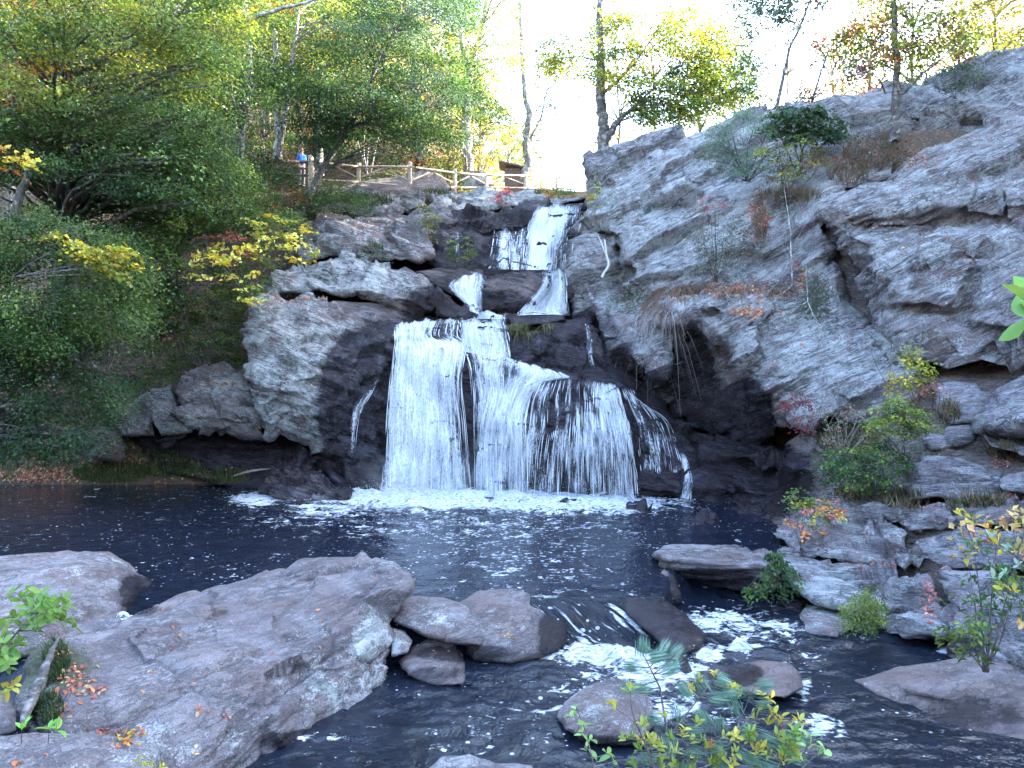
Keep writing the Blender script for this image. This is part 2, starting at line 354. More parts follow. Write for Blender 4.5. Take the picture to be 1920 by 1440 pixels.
# ---------------------------------------------------------------- the big rock walls
R = {}
R['cliff'] = rock('cliff', 'huge pale lichened rock wall right of the waterfall with a dark overhang', 'cliff', 
 [(1115,300,30),(1150,272,30),(1200,255,29.8),(1250,238,29.5),(1350,218,29.2),(1420,200,28.5),(1500,190,27),(1560,180,26.8),(1600,200,26),(1650,250,24.6),(1665,330,22.8),
  (1580,350,22.5),(1535,395,22.2),(1555,480,21.7),(1610,560,20.8),(1660,610,19.8),(1700,660,18.8),(1730,740,17.6),(1700,795,17),(1600,805,17.8),(1520,795,18.6),(1478,772,19.2),
  (1450,800,21.4),(1400,836,22.6),(1345,818,23.1),(1300,793,23.4),(1250,768,23.7),(1215,745,23.8),(1180,714,24.1),(1140,672,24.7),(1110,622,25.5),(1085,582,26.2),(1065,530,26.9),(1068,470,27.2),(1085,420,28.3),(1105,370,29.3),(1115,340,29.8)],
 pts=[(1250,350,27.4),(1350,300,27.4),(1250,440,26),(1350,430,24.9),(1400,370,25.2),(1450,300,25.8),(1500,310,25.4),(1560,280,25.2),(1480,440,23.4),(1560,680,18.9),(1610,740,18.1),(1150,340,29),(1180,480,26.9),(1110,500,26.6),(1130,590,24.8),(1290,700,23.4),(1600,650,18.7)],
 lines=[[(1108,425,27.3),(1168,438,26.6),(1205,530,25.4),(1235,570,24.6),(1262,600,23.0)],
  [(1120,440,28.2),(1160,452,28.0),(1164,515,27.3),(1125,520,27.3)],
  [(1092,520,26.2),(1115,570,25.1),(1150,632,23.9),(1200,682,22.9),(1255,712,22.5)],
  [(1180,560,25.6),(1200,600,24.6)],
  [(1215,548,25.3),(1290,550,24.2),(1350,530,23.9),(1420,522,23.4),(1500,532,22.6)],
  [(1262,604,22.2),(1285,585,21.6),(1338,572,21.0),(1365,590,20.9),(1400,604,20.6),(1470,562,21.0),(1580,580,20.2)],
  [(1266,620,23.3),(1338,612,22.4),(1348,622,21.2),(1356,640,22.4),(1396,652,21.7)],
  [(1338,612,22.4),(1345,760,22.7)],[(1356,640,22.4),(1362,770,22.6)],[(1266,620,23.3),(1262,735,23.6)],
  [(1402,640,20.4),(1404,700,20.0),(1424,748,19.7),(1440,730,19.5),(1462,700,19.3),(1475,760,19.2)],[(1396,660,21.9),(1396,745,21.9),(1420,775,21.3),(1452,775,20.6)]],
 mat='cliff', ang=24, step=5.5, thick=6, infl=.5, iw=1.0, amp=.075, sc=.5, strat=.26, sfreq=.9, crack=.10, facet=.27, csc=.22, lich=.62, brown=.32, kind='structure')
R['slab'] = rock('cliff', 'massive overhanging grey rock slab filling the right edge of the view above the bank', 'cliff',
 [(1525,392,21.0),(1560,350,22),(1640,325,22.5),(1700,292,23),(1800,258,23.2),(1925,225,23),(2150,190,22),(2150,660,14),(1925,655,15.4),(1850,690,16),(1760,712,16.9),(1705,680,17.6),(1660,612,18.8),(1605,545,20),(1560,475,20.7)],
 pts=[(1600,385,20.6),(1590,440,19.9),(1700,350,20.9),(1640,500,19.1),(1720,560,18.1),(1800,300,21.5),(1800,640,16.8),(2000,300,20)],
 lines=[[(1580,400,20.3),(1700,390,19.6),(1850,380,19.0),(2000,370,18)],[(1600,425,20.4),(1700,425,20.1),(1850,410,19.4),(2000,400,18.4)],[(1620,450,19.4),(1720,450,18.9),(1850,440,18.1),(2000,420,17.2)],
  [(1700,560,18.0),(1780,572,17.5),(1800,590,18.0),(1700,585,18.4)]],
 mat='cliff', ang=14, step=5.5, thick=6, infl=.5, iw=1.0, amp=.08, sc=.5, strat=.30, sfreq=1.0, crack=.08, facet=.30, csc=.2, lich=.55, brown=.38, kind='structure', seed=3)
R['upper'] = rock('cliff', 'rounded pale rock shoulder at the top right corner under the yellow trees', 'cliff',
 [(1540,192,28),(1600,188,28),(1660,162,28.5),(1740,160,29),(1800,130,29),(1860,95,29),(1930,78,29),(2150,50,28),(2150,240,23.2),(1925,248,23.8),(1800,280,24.3),(1700,310,24.2),(1650,340,23.6),(1600,265,25.5)],
 pts=[(1700,240,25.8),(1900,150,27.3),(1620,220,26.5),(2000,150,26)], lines=[[(1700,215,26.6),(1780,208,26.0),(1900,215,25.0),(2050,200,24.4)],[(1720,232,26.8),(1800,228,26.4),(1900,230,25.6)]],
 mat='cliff', ang=8, step=6, thick=6, infl=.6, iw=1.2, amp=.1, sc=.4, strat=.3, sfreq=1.2, facet=.3, crack=.05, csc=.2, lich=.75, kind='structure', seed=5)

rock('cliff', 'brown weathered rock at the back of the cleft between the two cliff slabs', 'cliff',
 [(1490,360,23.6),(1560,350,23.6),(1640,430,22),(1720,560,20.4),(1790,690,18.8),(1730,760,18.6),(1650,690,19.9),(1580,600,21.2),(1520,500,22.6)], mat='bank', ang=60, step=7, amp=.2, strat=.2, lich=.15, brown=.8, moss=.3, kind='structure', seed=6)
# rock face behind the main fall, with the dome on the right
R['main'] = rock('waterfall_rock', 'dark wet rock face and dome that the main waterfall runs over', 'rock face',
 [(600,605,24.6),(735,604,24.9),(850,600,25.2),(940,592,25.5),(1000,596,25.4),(1100,600,25.2),(1160,690,24.6),(1250,750,23.8),(1300,840,22.6),(1325,975,21.2),(1200,985,21.4),(1000,985,22.2),(800,975,22.9),(650,965,23),(590,920,23.4),(600,750,23.8)],
 pts=[(650,680,23.6),(650,800,23.7),(740,800,23.9),(860,800,23.9),(1250,850,22.6),(1260,930,22),(1230,790,23),(1060,640,24.2),(1090,690,24.1)],
 lines=[[(740,622,24.3),(800,618,24.5),(850,622,24.5),(940,606,24.9)],[(740,690,24.0),(790,655,24.0),(870,650,23.95),(960,672,23.9),(1058,702,23.5),(1085,712,23.2)],
  [(950,640,24.5),(960,668,24.1)],[(880,690,23.7),(888,760,23.4),(895,830,23.2)],
  [(960,735,23.3),(1000,712,23.2),(1090,712,23.0),(1150,722,23.1),(1185,770,22.8),(1200,850,22.4)],
  [(890,800,23.0),(940,770,22.8),(1010,790,22.4),(1100,800,22.2),(1170,810,22.2)],
  [(895,842,22.9),(960,832,22.5),(1030,826,22.25),(1100,826,22.1),(1190,860,22.1)],[(897,860,23.2),(960,850,22.95),(1030,846,22.8),(1100,846,22.7),(1190,880,22.5)],
  [(720,945,23.6),(880,945,23.4),(1000,950,22.9),(1190,950,22.5)],[(1200,880,22.3),(1260,890,22.1),(1290,900,21.9)]],
 mat='fall', ang=-10, step=5.5, thick=3, infl=.3, iw=.6, amp=.10, sc=.6, strat=.12, sfreq=1.9, crack=.06, facet=.14, csc=.5, wet=.95, lich=.1, brown=.35, kind='structure', seed=2)
rock('rock_ledge', 'low dark wet rock ledges in deep shade under the cliff overhang beside the pool', 'ledge',
 [(1150,690,25.2),(1250,710,25.6),(1400,780,25.0),(1500,830,22.4),(1560,860,20.0),(1540,930,18.4),(1500,1000,17.2),(1460,1050,16.6),(1380,1015,18),(1290,990,20),(1280,900,22.4),(1200,760,23.9)],
 pts=[(1300,800,24.5)], lines=[[(1300,855,22.6),(1400,855,21.5),(1500,860,20.6)],[(1300,870,22.8),(1400,872,22.1),(1490,880,21.0)],[(1300,915,21.4),(1400,915,20.1),(1480,915,19.2)],[(1310,935,21.5),(1400,938,20.2),(1480,945,19.0)]],
 mat='fall', ang=-8, step=8, thick=3, strat=.2, sfreq=2.2, amp=.12, crack=.05, facet=.22, wet=.8, lich=.15, brown=.3, kind='structure', seed=8)

# ---------------------------------------------------------------- outcrops beside and above the fall
def B(label, outline, **k):
    return rock('boulder', label, 'boulder', outline, **k)
R['left'] = B('great lichen-spotted boulder with a dark wet side, left of the main waterfall',
 [(458,640,22.3),(466,600,22.8),(485,570,23.2),(520,552,23.8),(570,550,24.3),(630,562,24.6),(645,592,24.7),(700,600,24.8),(742,610,24.6),(748,660,24.1),(728,720,23.7),(720,800,23.5),(712,880,23.7),(650,900,23.6),(590,835,23.0),(540,835,22.6),(500,820,22.3),(480,760,22.1),(462,700,22.1)],
 pts=[(520,620,22.4),(560,690,21.6),(520,740,21.6)], lines=[[(640,612,23.8),(610,680,22.5),(590,745,21.9),(560,800,22.0)],[(660,640,23.6),(690,690,23.3),(680,760,23.0),(640,840,23.0)]],
 ang=-15, thick=3.5, infl=.35, iw=.5, amp=.12, sc=.7, strat=.12, crack=.10, facet=.22, lich=.75, brown=.4, seed=11)
B('grey-brown layered boulder leaning on the great lichened boulder',
 [(322,712,23.4),(345,700,23.6),(400,690,23.7),(465,684,23.6),(480,740,23.0),(500,800,22.8),(498,828,22.9),(430,822,22.8),(370,806,22.8),(340,780,23.0),(325,745,23.2)],
 lines=[[(330,770,22.9),(400,785,22.2),(490,785,22.4)]], ang=-6, infl=.3, iw=.35, strat=.14, sfreq=2.5, amp=.10, crack=.10, facet=.16, lich=.45, brown=.5, seed=12, thick=2.5)
B('pale-topped angular rock in the middle of the row of boulders on the left bank',
 [(262,745,23.9),(290,728,24.1),(325,715,24),(335,770,23.4),(362,808,23.3),(300,820,23.4),(285,790,23.4)], ang=-30, infl=.3, iw=.4, strat=.05, lich=.75, brown=.3, seed=13, thick=2)
B('narrow tilted rock behind the brown boulder at the left end of the row',
 [(205,782,24.3),(235,760,24.4),(268,742,24.2),(288,792,23.7),(292,822,23.6),(230,820,23.7)], ang=-40, infl=.3, iw=.4, strat=.08, lich=.6, brown=.6, seed=14, thick=2)
B('small rounded brown boulder at the left end of the row on the left bank',
 [(143,845,24.2),(158,818,24.4),(190,803,24.4),(222,806,24.2),(230,835,24),(225,858,23.9),(180,858,23.9)], ang=10, infl=.4, iw=.5, strat=0, lich=.1, brown=1, seed=15, thick=1.6)
B('squat wet block under the overhanging boulders on the left bank', 
 [(283,822,24.3),(320,810,24.3),(352,812,24.2),(330,840,24),(300,850,24)], ang=20, infl=.3, iw=.3, strat=.03, lich=.3, brown=.5, seed=16, thick=1.5)
rock('rock_ledge', 'dark recessed rock under the overhanging boulders on the left bank', 'ledge',
 [(240,815,25.0),(400,800,25.2),(520,800,25),(640,820,24.6),(730,850,24.4),(735,930,23.6),(640,950,23.2),(480,915,23.6),(300,890,24.6)], lines=[[(320,860,24.7),(450,865,24.3),(600,890,23.7)]],
 ang=-8, strat=.12, sfreq=3, amp=.1, wet=.9, lich=.1, brown=.3, kind='structure', seed=17, thick=2)
R['q1'] = B('long rounded boulder with frosted lichen top sloping down towards the waterfall',
 [(470,545,25.2),(520,512,26),(560,495,26.5),(610,482,26.8),(660,477,26.9),(730,495,26.9),(780,520,26.7),(840,552,26.2),(885,575,25.8),(893,598,25.2),(850,600,25.1),(800,594,25.2),(735,578,25.4),(690,566,25.6),(620,558,25.4),(560,552,25.0)],
 lines=[[(600,535,25.3),(700,545,25.2),(800,572,25.0)]], ang=-22, infl=.4, iw=.5, amp=.10, strat=.14, sfreq=2, crack=.06, facet=.16, lich=.8, brown=.3, seed=18)
B('flat brown slab at the brink below the long frosted boulder',
 [(622,563,25.3),(700,570,25.5),(760,582,25.5),(840,598,25.4),(905,604,25.2),(860,612,24.9),(790,614,24.8),(745,612,24.6),(640,600,24.7)], ang=-10, infl=.25, iw=.3, amp=.06, strat=.05, lich=.4, brown=.6, seed=19)
B('pale slab of rock leaning below the fence, reddish at its upper left',
 [(575,430,28.6),(590,400,29.3),(625,390,29.5),(690,402,29.3),(730,418,29),(790,440,28.6),(815,468,28.2),(808,482,27.7),(785,500,27.3),(740,492,27.2),(690,484,27.2),(600,482,27.2),(560,500,26.8),(540,480,27.4)],
 lines=[[(600,430,28.2),(655,425,28.2),(770,455,27.6),(780,490,27.1)]], ang=-28, infl=.4, iw=.6, amp=.08, strat=.05, crack=.06, facet=.2, csc=.4, lich=.6, brown=.5, seed=20)
B('low brown rock beside the left split of the middle fall',
 [(770,512,27.0),(800,505,27.1),(850,500,27.2),(905,508,27.2),(915,540,26.6),(900,585,26.2),(860,560,26.4),(800,530,26.7)], ang=-30, infl=.3, iw=.5, amp=.07, strat=.04, wet=.5, lich=.2, brown=.7, seed=21)
R['centre'] = B('dark wet rock parting the two middle falls', 
 [(885,520,27.2),(930,505,27.6),(985,501,27.8),(1035,508,27.6),(1030,540,26.8),(1000,575,26.1),(960,592,25.9),(905,588,26.0),(890,560,26.2)],
 pts=[(960,530,26.3),(920,550,25.9)], ang=-5, infl=.45, iw=.6, amp=.12, strat=.10, crack=.08, wet=.45, lich=.05, brown=1.0, seed=22)
rock('waterfall_rock', 'dark wet steps of rock behind the uppermost fall', 'rock face',
 [(800,400,31),(880,398,31.2),(960,392,31.4),(1010,388,31.6),(1100,384,31.6),(1125,440,30),(1100,520,28.3),(1080,600,27.2),(960,600,27.6),(880,600,27.6),(850,520,28),(810,500,28.4),(795,450,29.4)],
 pts=[(1000,560,27.6)],
 lines=[[(930,428,30.2),(990,420,30.4)],[(860,440,30.0),(990,432,30.6)],[(825,458,29.2),(900,450,29.3),(930,470,29.2)],[(915,470,29.3),(980,468,29.4)],[(910,500,28.4),(1000,503,28.3),(1080,500,28.4)],[(1000,398,30.7),(1085,396,30.7)],[(1060,400,30.4),(1060,490,29.2)]],
 ang=-6, step=7, infl=.4, iw=.6, amp=.12, strat=.18, sfreq=1.7, crack=.05, facet=.16, wet=.85, lich=.15, brown=.3, kind='structure', seed=23)
B('thin flat dark slab jutting out right of the main brink', [(948,592,25.0),(1000,586,25.2),(1058,590,25.1),(1062,598,24.8),(1030,606,24.5),(960,612,24.4)], ang=3, infl=.15, iw=.2, amp=.04, strat=.03, wet=.7, lich=.1, brown=.4, seed=24, thick=1.5)
B('smooth dark wet rock between the main brink and the right cliff', [(1040,605,24.9),(1090,600,25.2),(1130,640,24.8),(1150,690,24.4),(1120,712,24.0),(1060,700,23.9),(1010,680,24.0),(985,650,24.1),(1010,625,24.3)],
 ang=-25, infl=.35, iw=.5, amp=.08, strat=.08, facet=.18, wet=.85, lich=.1, brown=.3, seed=25, thick=2)
# ledges under the fence
UP = [('knobbly pale rock pile at the left end below the fence', [(640,380,32.0),(660,362,32.6),(710,358,32.8),(735,370,32.6),(760,400,31.6),(700,408,31.0),(655,402,31.2)], .6),
 ('rounded pale stone under the third fence post', [(732,372,32.2),(765,358,32.8),(790,362,32.8),(800,380,32.2),(770,398,31.4),(740,392,31.6)], .7),
 ('dark broken rock between the pale stone and the long ledge', [(700,400,31),(770,395,31.4),(830,385,31.8),(850,420,30.2),(820,462,29.2),(770,440,29.8),(710,418,30.4)], .3),
 ('long pale grey ledge directly below the middle of the fence', [(808,372,33.4),(850,357,34.2),(930,356,34.6),(960,362,34.4),(965,385,33),(925,394,32.2),(870,402,31.6),(820,412,31.0),(803,395,31.8)], .95),
 ('rounded pale ledge behind the red sapling below the fence', [(930,362,34.4),(990,360,35),(1015,368,34.6),(1020,384,33.4),(985,388,32.4),(940,392,32.0)], .85),
 ('flat stones at the lip of the uppermost fall', [(1005,380,34.0),(1040,372,34.6),(1090,374,34.4),(1100,386,33),(1060,388,32.4),(1010,392,32)], .4)]
for i, (lb, ol, li) in enumerate(UP):
    B(lb, ol, ang=-14, infl=.35, iw=.5, amp=.1, strat=.12, sfreq=2, facet=.2, lich=li, brown=.25, seed=30+i, thick=2.5)
rock('boulder', 'wide low brown rock shelf the path fence stands on', 'boulder', [(560,400,31.5),(600,352,34.5),(700,338,37),(800,318,39),(830,330,38.6),(850,362,35),(720,372,33),(640,398,31)], ang=-6, infl=.3, iw=.5, amp=.08, strat=.1, lich=.35, brown=.6, seed=40, thick=2)
B('big grey boulder standing behind the fence', [(858,338,40.5),(872,322,41),(900,318,41.2),(920,326,41),(925,352,40),(870,356,39.6)], ang=-20, infl=.4, iw=.5, lich=.5, seed=41, thick=2)

# stones at the foot of the main fall
ST = [('pointed dark wet boulder leaning left at the foot of the main fall', [(488,905,22.4),(520,870,22.9),(560,850,23.2),(595,858,23.1),(600,890,22.6),(560,930,22.0),(500,930,22.0)], -35),
 ('broad dark wet boulder lowest of the group left of the foam', [(502,905,21.8),(540,890,22.1),(600,888,22.2),(640,908,21.9),(652,938,21.2),(580,955,20.9),(515,940,21.2)], 10),
 ('low dark rock breaking the surface left of the foam', [(520,950,20.4),(550,940,20.8),(590,948,20.5),(598,968,19.8),(540,972,19.6),(508,964,19.8)], 5),
 ('dark rock slope wetted by the thin trickle left of the main fall', [(590,930,22.4),(620,880,23.0),(660,862,23.4),(730,870,23.5),(740,935,22.8),(650,945,22.1)], -20),
 ('dark stone in the pool below the right end of the main fall', [(1296,985,18.0),(1305,966,18.3),(1325,962,18.3),(1340,975,18.0),(1338,1000,17.2),(1300,1002,17.2)], 0),
 ('tiny dark rock poking through the foam at the middle of the fall', [(910,948,20.7),(922,936,20.9),(940,940,20.9),(942,958,20.3),(915,960,20.2)], 0),
 ('small dark rock at the edge of the foam right of the middle', [(1042,948,20.5),(1060,934,21),(1076,940,20.9),(1078,956,20.3),(1050,960,20.2)], 0),
 ('small dark rock at the right end of the white foam', [(1170,962,19.4),(1195,950,19.9),(1215,956,19.8),(1222,975,19.1),(1180,980,18.9)], 0)]
for i, (lb, ol, a) in enumerate(ST):
    B(lb, ol, ang=a, infl=.3, iw=.35, amp=.08, sc=1.2, strat=.10, sfreq=3, crack=.06, facet=.18, csc=1.2, wet=.52, lich=.15, brown=.3, seed=50+i, thick=1.2, step=6)

# ---------------------------------------------------------------- right bank
def db(u, v):
    t = (u-1460)/465; s = (v-945)/235; a = 16.6-4.0*t; b = 12.2-2.2*t
    return (a+(b-a)*s if s > -.001 else a+(-s)*2.3*(1.2-.3*t))
rock('bank', 'rocky right bank with soil and grass between its ledges', 'bank',
 [(1430,1010,17.6),(1445,900,19.8),(1500,790,20.2),(1600,775,19.2),(1720,700,18.6),(1850,650,18),(2150,600,16),(2150,1330,8.6),(1900,1290,9.9),(1700,1240,11.2),(1560,1200,12.2),(1440,1120,14.6)],
 pts=[(1600,900,16.9),(1750,900,15.6),(1600,1050,14.2),(1800,1050,12.6),(1900,850,14.8),(1700,800,17.2)], mat='bank', ang=-8, step=9, strat=.15, amp=.2, lich=.15, brown=.8, moss=.32, kind='structure', seed=60)
RB = [('cracked grey block at the corner of the pool under the orange sapling', [(1452,1000),(1462,968),(1480,944),(1570,938),(1650,950),(1690,1000),(1722,1062),(1640,1056),(1540,1046),(1470,1034)], .55, .35),
 ('broad smooth grey slab dipping into the stream below the cracked block', [(1470,1042),(1560,1052),(1640,1062),(1742,1068),(1762,1120),(1772,1196),(1690,1200),(1650,1160),(1560,1100),(1490,1066)], .5, .35),
 ('flat grey slab right of the leaf-filled crack on the right bank', [(1700,1004),(1800,992),(1925,990),(2150,985),(2150,1085),(1925,1070),(1760,1066),(1730,1050)], .55, .2),
 ('brown layered shelf with a dark undercut on the right bank', [(1640,955),(1700,948),(1790,955),(1880,940),(1925,930),(2150,920),(2150,985),(1925,988),(1800,990),(1700,1000)], .4, .45),
 ('blue-grey angular rock at the right water edge', [(1765,1072),(1850,1070),(1925,1076),(2150,1090),(2150,1280),(1900,1245),(1800,1215),(1778,1195)], .5, .2)]
for i, (lb, ol, li, br) in enumerate(RB):
    B(lb, ol, mat='bank', ang=-10, dfun=lambda u, v: db(u, v)-.25, infl=.22, iw=.22, amp=.06, strat=.12, sfreq=2.5, crack=.08, csc=.8, facet=.14, lich=li, brown=br, seed=61+i, thick=1.6, step=5.5)
B('stack of thin grey rock layers jutting out on the right bank', [(1705,940,14.4),(1700,900,15.1),(1722,868,15.8),(1740,848,16.3),(1850,845,15.6),(1885,880,14.6),(1905,925,13.8),(1860,940,13.7),(1800,942,13.9),(1750,935,14.1)],
 lines=[[(1725,895,14.6),(1800,888,14.2),(1880,895,13.9)],[(1725,872,15.3),(1860,868,14.8)]], mat='bank', ang=-5, infl=.2, iw=.25, amp=.07, strat=.22, sfreq=3.4, lich=.5, brown=.15, seed=70, thick=2, step=6)
B('big squared rock below the slab at the right of the view', [(1745,715,17.2),(1830,712,16.6),(1860,740,16),(1850,790,15.5),(1780,800,16),(1755,770,16.6)], mat='bank', ang=8, infl=.3, iw=.3, strat=.08, sfreq=3, lich=.5, seed=71, thick=2)
B('small squared stone in the grass above the thin rock layers', [(1775,805,16.1),(1815,800,15.9),(1825,830,15.5),(1785,835,15.7)], mat='bank', ang=8, infl=.15, iw=.15, strat=.03, lich=.6, seed=72, thick=1)
B('dark broken rock with a cave-like gap at the right edge', [(1825,780,15.4),(1860,740,15.8),(1925,700,15.6),(2150,690,14),(2150,880,12),(1925,850,13.4),(1860,838,14.2),(1835,810,14.9)], lines=[[(1850,800,14.4),(1925,790,13.6),(2050,790,12.8)],[(1860,822,15.0),(1925,825,14.6),(2050,830,13.8)]],
 mat='bank', ang=-6, infl=.3, iw=.4, strat=.12, sfreq=2.6, crack=.1, csc=.6, lich=.55, seed=73, thick=2)
B('flat leaf-edged stone at the right edge above the flat grey slab', [(1870,895,13.9),(1925,880,13.6),(2150,880,12),(2150,925,11.6),(1925,925,12.9),(1880,918,13.4)], mat='bank', ang=3, infl=.15, iw=.2, strat=.05, sfreq=4, lich=.5, seed=74, thick=1.2)
B('mossy rock hidden under the green bushes on the right bank', [(1535,920,17.6),(1560,890,18),(1640,870,17.8),(1690,880,17),(1690,935,15.8),(1600,942,16.2),(1545,945,16.8)], mat='bank', ang=8, infl=.4, iw=.5, strat=.1, lich=.3, moss=.5, seed=75, thick=2)
for i, (x, y, s, d) in enumerate(((1560,840,30,18.2),(1500,870,26,18.8),(1600,860,26,17.6),(1760,830,22,15.9),(1710,820,24,16.9),(1640,835,26,17.4))):
    B(['dark stone among dry grass under the light slab','small stone at the edge of the dark overhang','pale stone beside the yellow-green bush','small stone left of the squared stone','grey stone below the reddish shrub','grey stone behind the yellow-green bush'][i],
      [(x-s*1.3,y,d),(x-s*.7,y-s*.7,d+.3),(x+s*.5,y-s*.8,d+.3),(x+s*1.2,y-s*.2,d),(x+s,y+s*.6,d-.3),(x-s*.6,y+s*.6,d-.3)], mat='bank', ang=10, infl=.3, iw=.3, strat=.05, lich=.4, seed=80+i, thick=1)
R['tip'] = B('flat-topped layered rock jutting into the pool from the right bank', [(1228,1036,13.9),(1250,1026,14.4),(1300,1020,14.6),(1380,1026,14.4),(1450,1038,14.0),(1475,1060,13.4),(1478,1090,13.2),(1420,1118,13.0),(1360,1100,13.2),(1290,1090,13.5),(1250,1086,13.7),(1238,1060,13.7)],
 lines=[[(1245,1046,13.3),(1320,1056,12.9),(1440,1062,12.8)]], mat='bank', ang=4, infl=.12, iw=.15, amp=.05, strat=.1, sfreq=6, lich=.35, brown=.5, seed=90, thick=3, step=6)
B('tilted slab with a bright lichen patch sliding from the bank to the stream', [(1462,1042,13.6),(1480,1036,13.7),(1560,1075,12.7),(1640,1108,12.0),(1690,1140,11.5),(1660,1160,11.2),(1600,1150,11.4),(1530,1134,11.8),(1490,1110,12.4),(1465,1080,13.0)],
 lines=[[(1475,1058,12.9),(1560,1096,12.0),(1650,1135,11.2)]], mat='bank', ang=-24, infl=.12, iw=.15, amp=.04, strat=.04, sfreq=4, lich=.6, brown=.3, seed=91, thick=2, step=6)
B('rounded stone in the stream between the tilted slab and the ferns', [(1495,1160,11.7),(1515,1138,12.1),(1550,1132,12.2),(1580,1145,11.9),(1600,1170,11.3),(1570,1195,10.7),(1510,1190,10.9)], mat='bank', ang=5, infl=.25, iw=.25, amp=.05, strat=.03, lich=.6, brown=.5, seed=92, thick=1)
B('low wet stone in the shadow under the tilted slab', [(1430,1140,12.6),(1460,1125,12.9),(1510,1128,12.6),(1500,1150,12.0),(1440,1158,11.9)], mat='bank', ang=0, infl=.2, iw=.2, strat=.03, lich=.2, wet=.6, seed=93, thick=1)
B('small tawny stone standing at the left end of the flat-topped rock', [(1234,1085,12.9),(1245,1072,13.1),(1262,1090,12.8),(1270,1130,12.1),(1245,1120,12.2)], mat='bank', ang=60, infl=.15, iw=.15, strat=.02, lich=.1, brown=1, seed=94, thick=.8)
B('dark rock in shadow behind the stream under the jutting rock', [(1262,1100,14.2),(1400,1090,14.4),(1480,1100,14.0),(1500,1150,12.8),(1400,1160,12.6),(1280,1140,13.2)], mat='bank', ang=0, infl=.1, wet=.9, lich=0, seed=95, thick=1)

# ---------------------------------------------------------------- near boulders
FG = dict(mat='fg', ang=20, sc=1.0, sfreq=2.4, step=5)
B('very large pinkish-grey boulder with a lichened right face in the left foreground',
 [(60,1230,7.9),(95,1185,8.8),(150,1166,9.4),(250,1150,9.9),(320,1128,10.5),(400,1112,10.8),(470,1088,11),(520,1062,11.2),(560,1044,11.3),(600,1038,11.3),(640,1044,11.2),(680,1040,11.2),(730,1052,10.9),(762,1072,10.6),(766,1105,10.2),(735,1170,9.9),(740,1210,9.7),(725,1262,9.4),(690,1335,8.9),(620,1385,8.3),(520,1425,7.7),(430,1470,7.1),(300,1510,6.4),(120,1470,6.2),(40,1350,7.0)],
 pts=[(200,1220,8.3),(150,1330,7.0),(300,1280,7.6),(300,1400,6.8),(450,1180,9.2),(560,1110,10.2),(480,1280,8.0)],
 lines=[[(690,1068,10.5),(660,1110,9.9),(640,1150,9.5),(590,1210,8.9),(520,1280,8.15),(440,1340,7.5),(380,1400,7.0)],[(700,1180,9.5),(650,1280,8.75),(560,1350,8.05),(450,1420,7.3)],[(250,1160,9.2),(350,1160,9.5)]],
 thick=2.5, infl=.18, iw=.2, amp=.06, strat=.03, crack=.05, facet=.055, csc=.6, lich=.38, brown=.3, seed=100, **FG)
B('smooth brown boulder reaching into the pool at the left edge', [(-60,1050,11.4),(0,1046,11.8),(60,1038,12.2),(130,1030,12.5),(200,1036,12.6),(250,1050,12.6),(262,1075,12.4),(290,1095,12.4),(262,1130,11.9),(255,1165,11.2),(190,1200,10),(60,1230,9),(-60,1240,8.6)],
 pts=[(130,1070,11.3),(100,1150,9.9)], lines=[[(205,1060,11.8),(240,1120,11.1)]], thick=2, infl=.25, iw=.3, amp=.05, strat=.03, lich=.4, brown=.35, seed=101, **FG)
B('rough boulder in the bottom left corner with yellow leaves on it', [(-60,1380,5.9),(60,1374,6.1),(180,1376,6.2),(260,1386,6.3),(296,1412,6.2),(300,1450,5.9),(250,1520,5.4),(-60,1540,5.1)], thick=1.2, infl=.15, iw=.15, amp=.03, strat=.02, lich=.5, brown=.3, seed=102, **FG)
B('dark mossy stone ridge between the corner boulder and the very large boulder', [(20,1330,7.0),(50,1250,7.8),(80,1210,8.3),(105,1200,8.4),(110,1240,7.8),(80,1300,7.2),(50,1350,6.6)], thick=1, infl=.12, iw=.12, amp=.03, strat=.02, lich=.4, moss=.3, seed=103, **FG)
B('narrow stone at the left edge above the corner boulder', [(-60,1290,6.8),(0,1300,6.9),(25,1330,6.7),(30,1370,6.3),(-60,1400,6.0)], thick=1, infl=.12, iw=.12, amp=.03, strat=.02, lich=.2, seed=104, **FG)
B('loaf-shaped smooth boulder wedged against the very large boulder', [(738,1165,10.3),(745,1130,10.8),(775,1118,11.1),(830,1120,11.2),(880,1140,11),(910,1165,10.7),(918,1195,10.3),(900,1214,10.0),(850,1205,10.0),(790,1190,10.0)],
 thick=1, infl=.35, iw=.4, amp=.03, strat=.01, lich=.45, brown=.4, dm=0.965, seed=105, **FG)
B('pinkish rounded boulder holding back the pool in the middle', [(860,1125,11.3),(900,1110,11.8),(950,1106,12.0),(990,1112,11.9),(1020,1140,11.5),(1060,1170,11.1),(1068,1205,10.7),(1040,1225,10.3),(960,1245,10.0),(890,1235,10.1),(858,1200,10.4)],
 pts=[(960,1160,10.9)], thick=1, infl=.35, iw=.45, amp=.04, strat=.015, lich=.2, brown=.5, dm=0.965, seed=106, **FG)
B('small round stone tucked under the loaf-shaped boulder', [(728,1200,9.9),(735,1175,10.1),(760,1180,10.1),(776,1200,9.9),(765,1225,9.6),(735,1232,9.5)], thick=.6, infl=.2, iw=.2, amp=.02, strat=.01, lich=.5, brown=.4, dm=0.985, seed=107, **FG)
B('cracked dark stone below the loaf-shaped boulder at the water', [(748,1240,9.6),(770,1210,10.0),(800,1200,10.1),(850,1205,10.0),(862,1235,9.7),(874,1265,9.4),(868,1285,9.0),(820,1285,9.0),(765,1265,9.2)], thick=.8, infl=.25, iw=.25, amp=.03, strat=.02, crack=.03, lich=.3, brown=.4, seed=108, **FG)
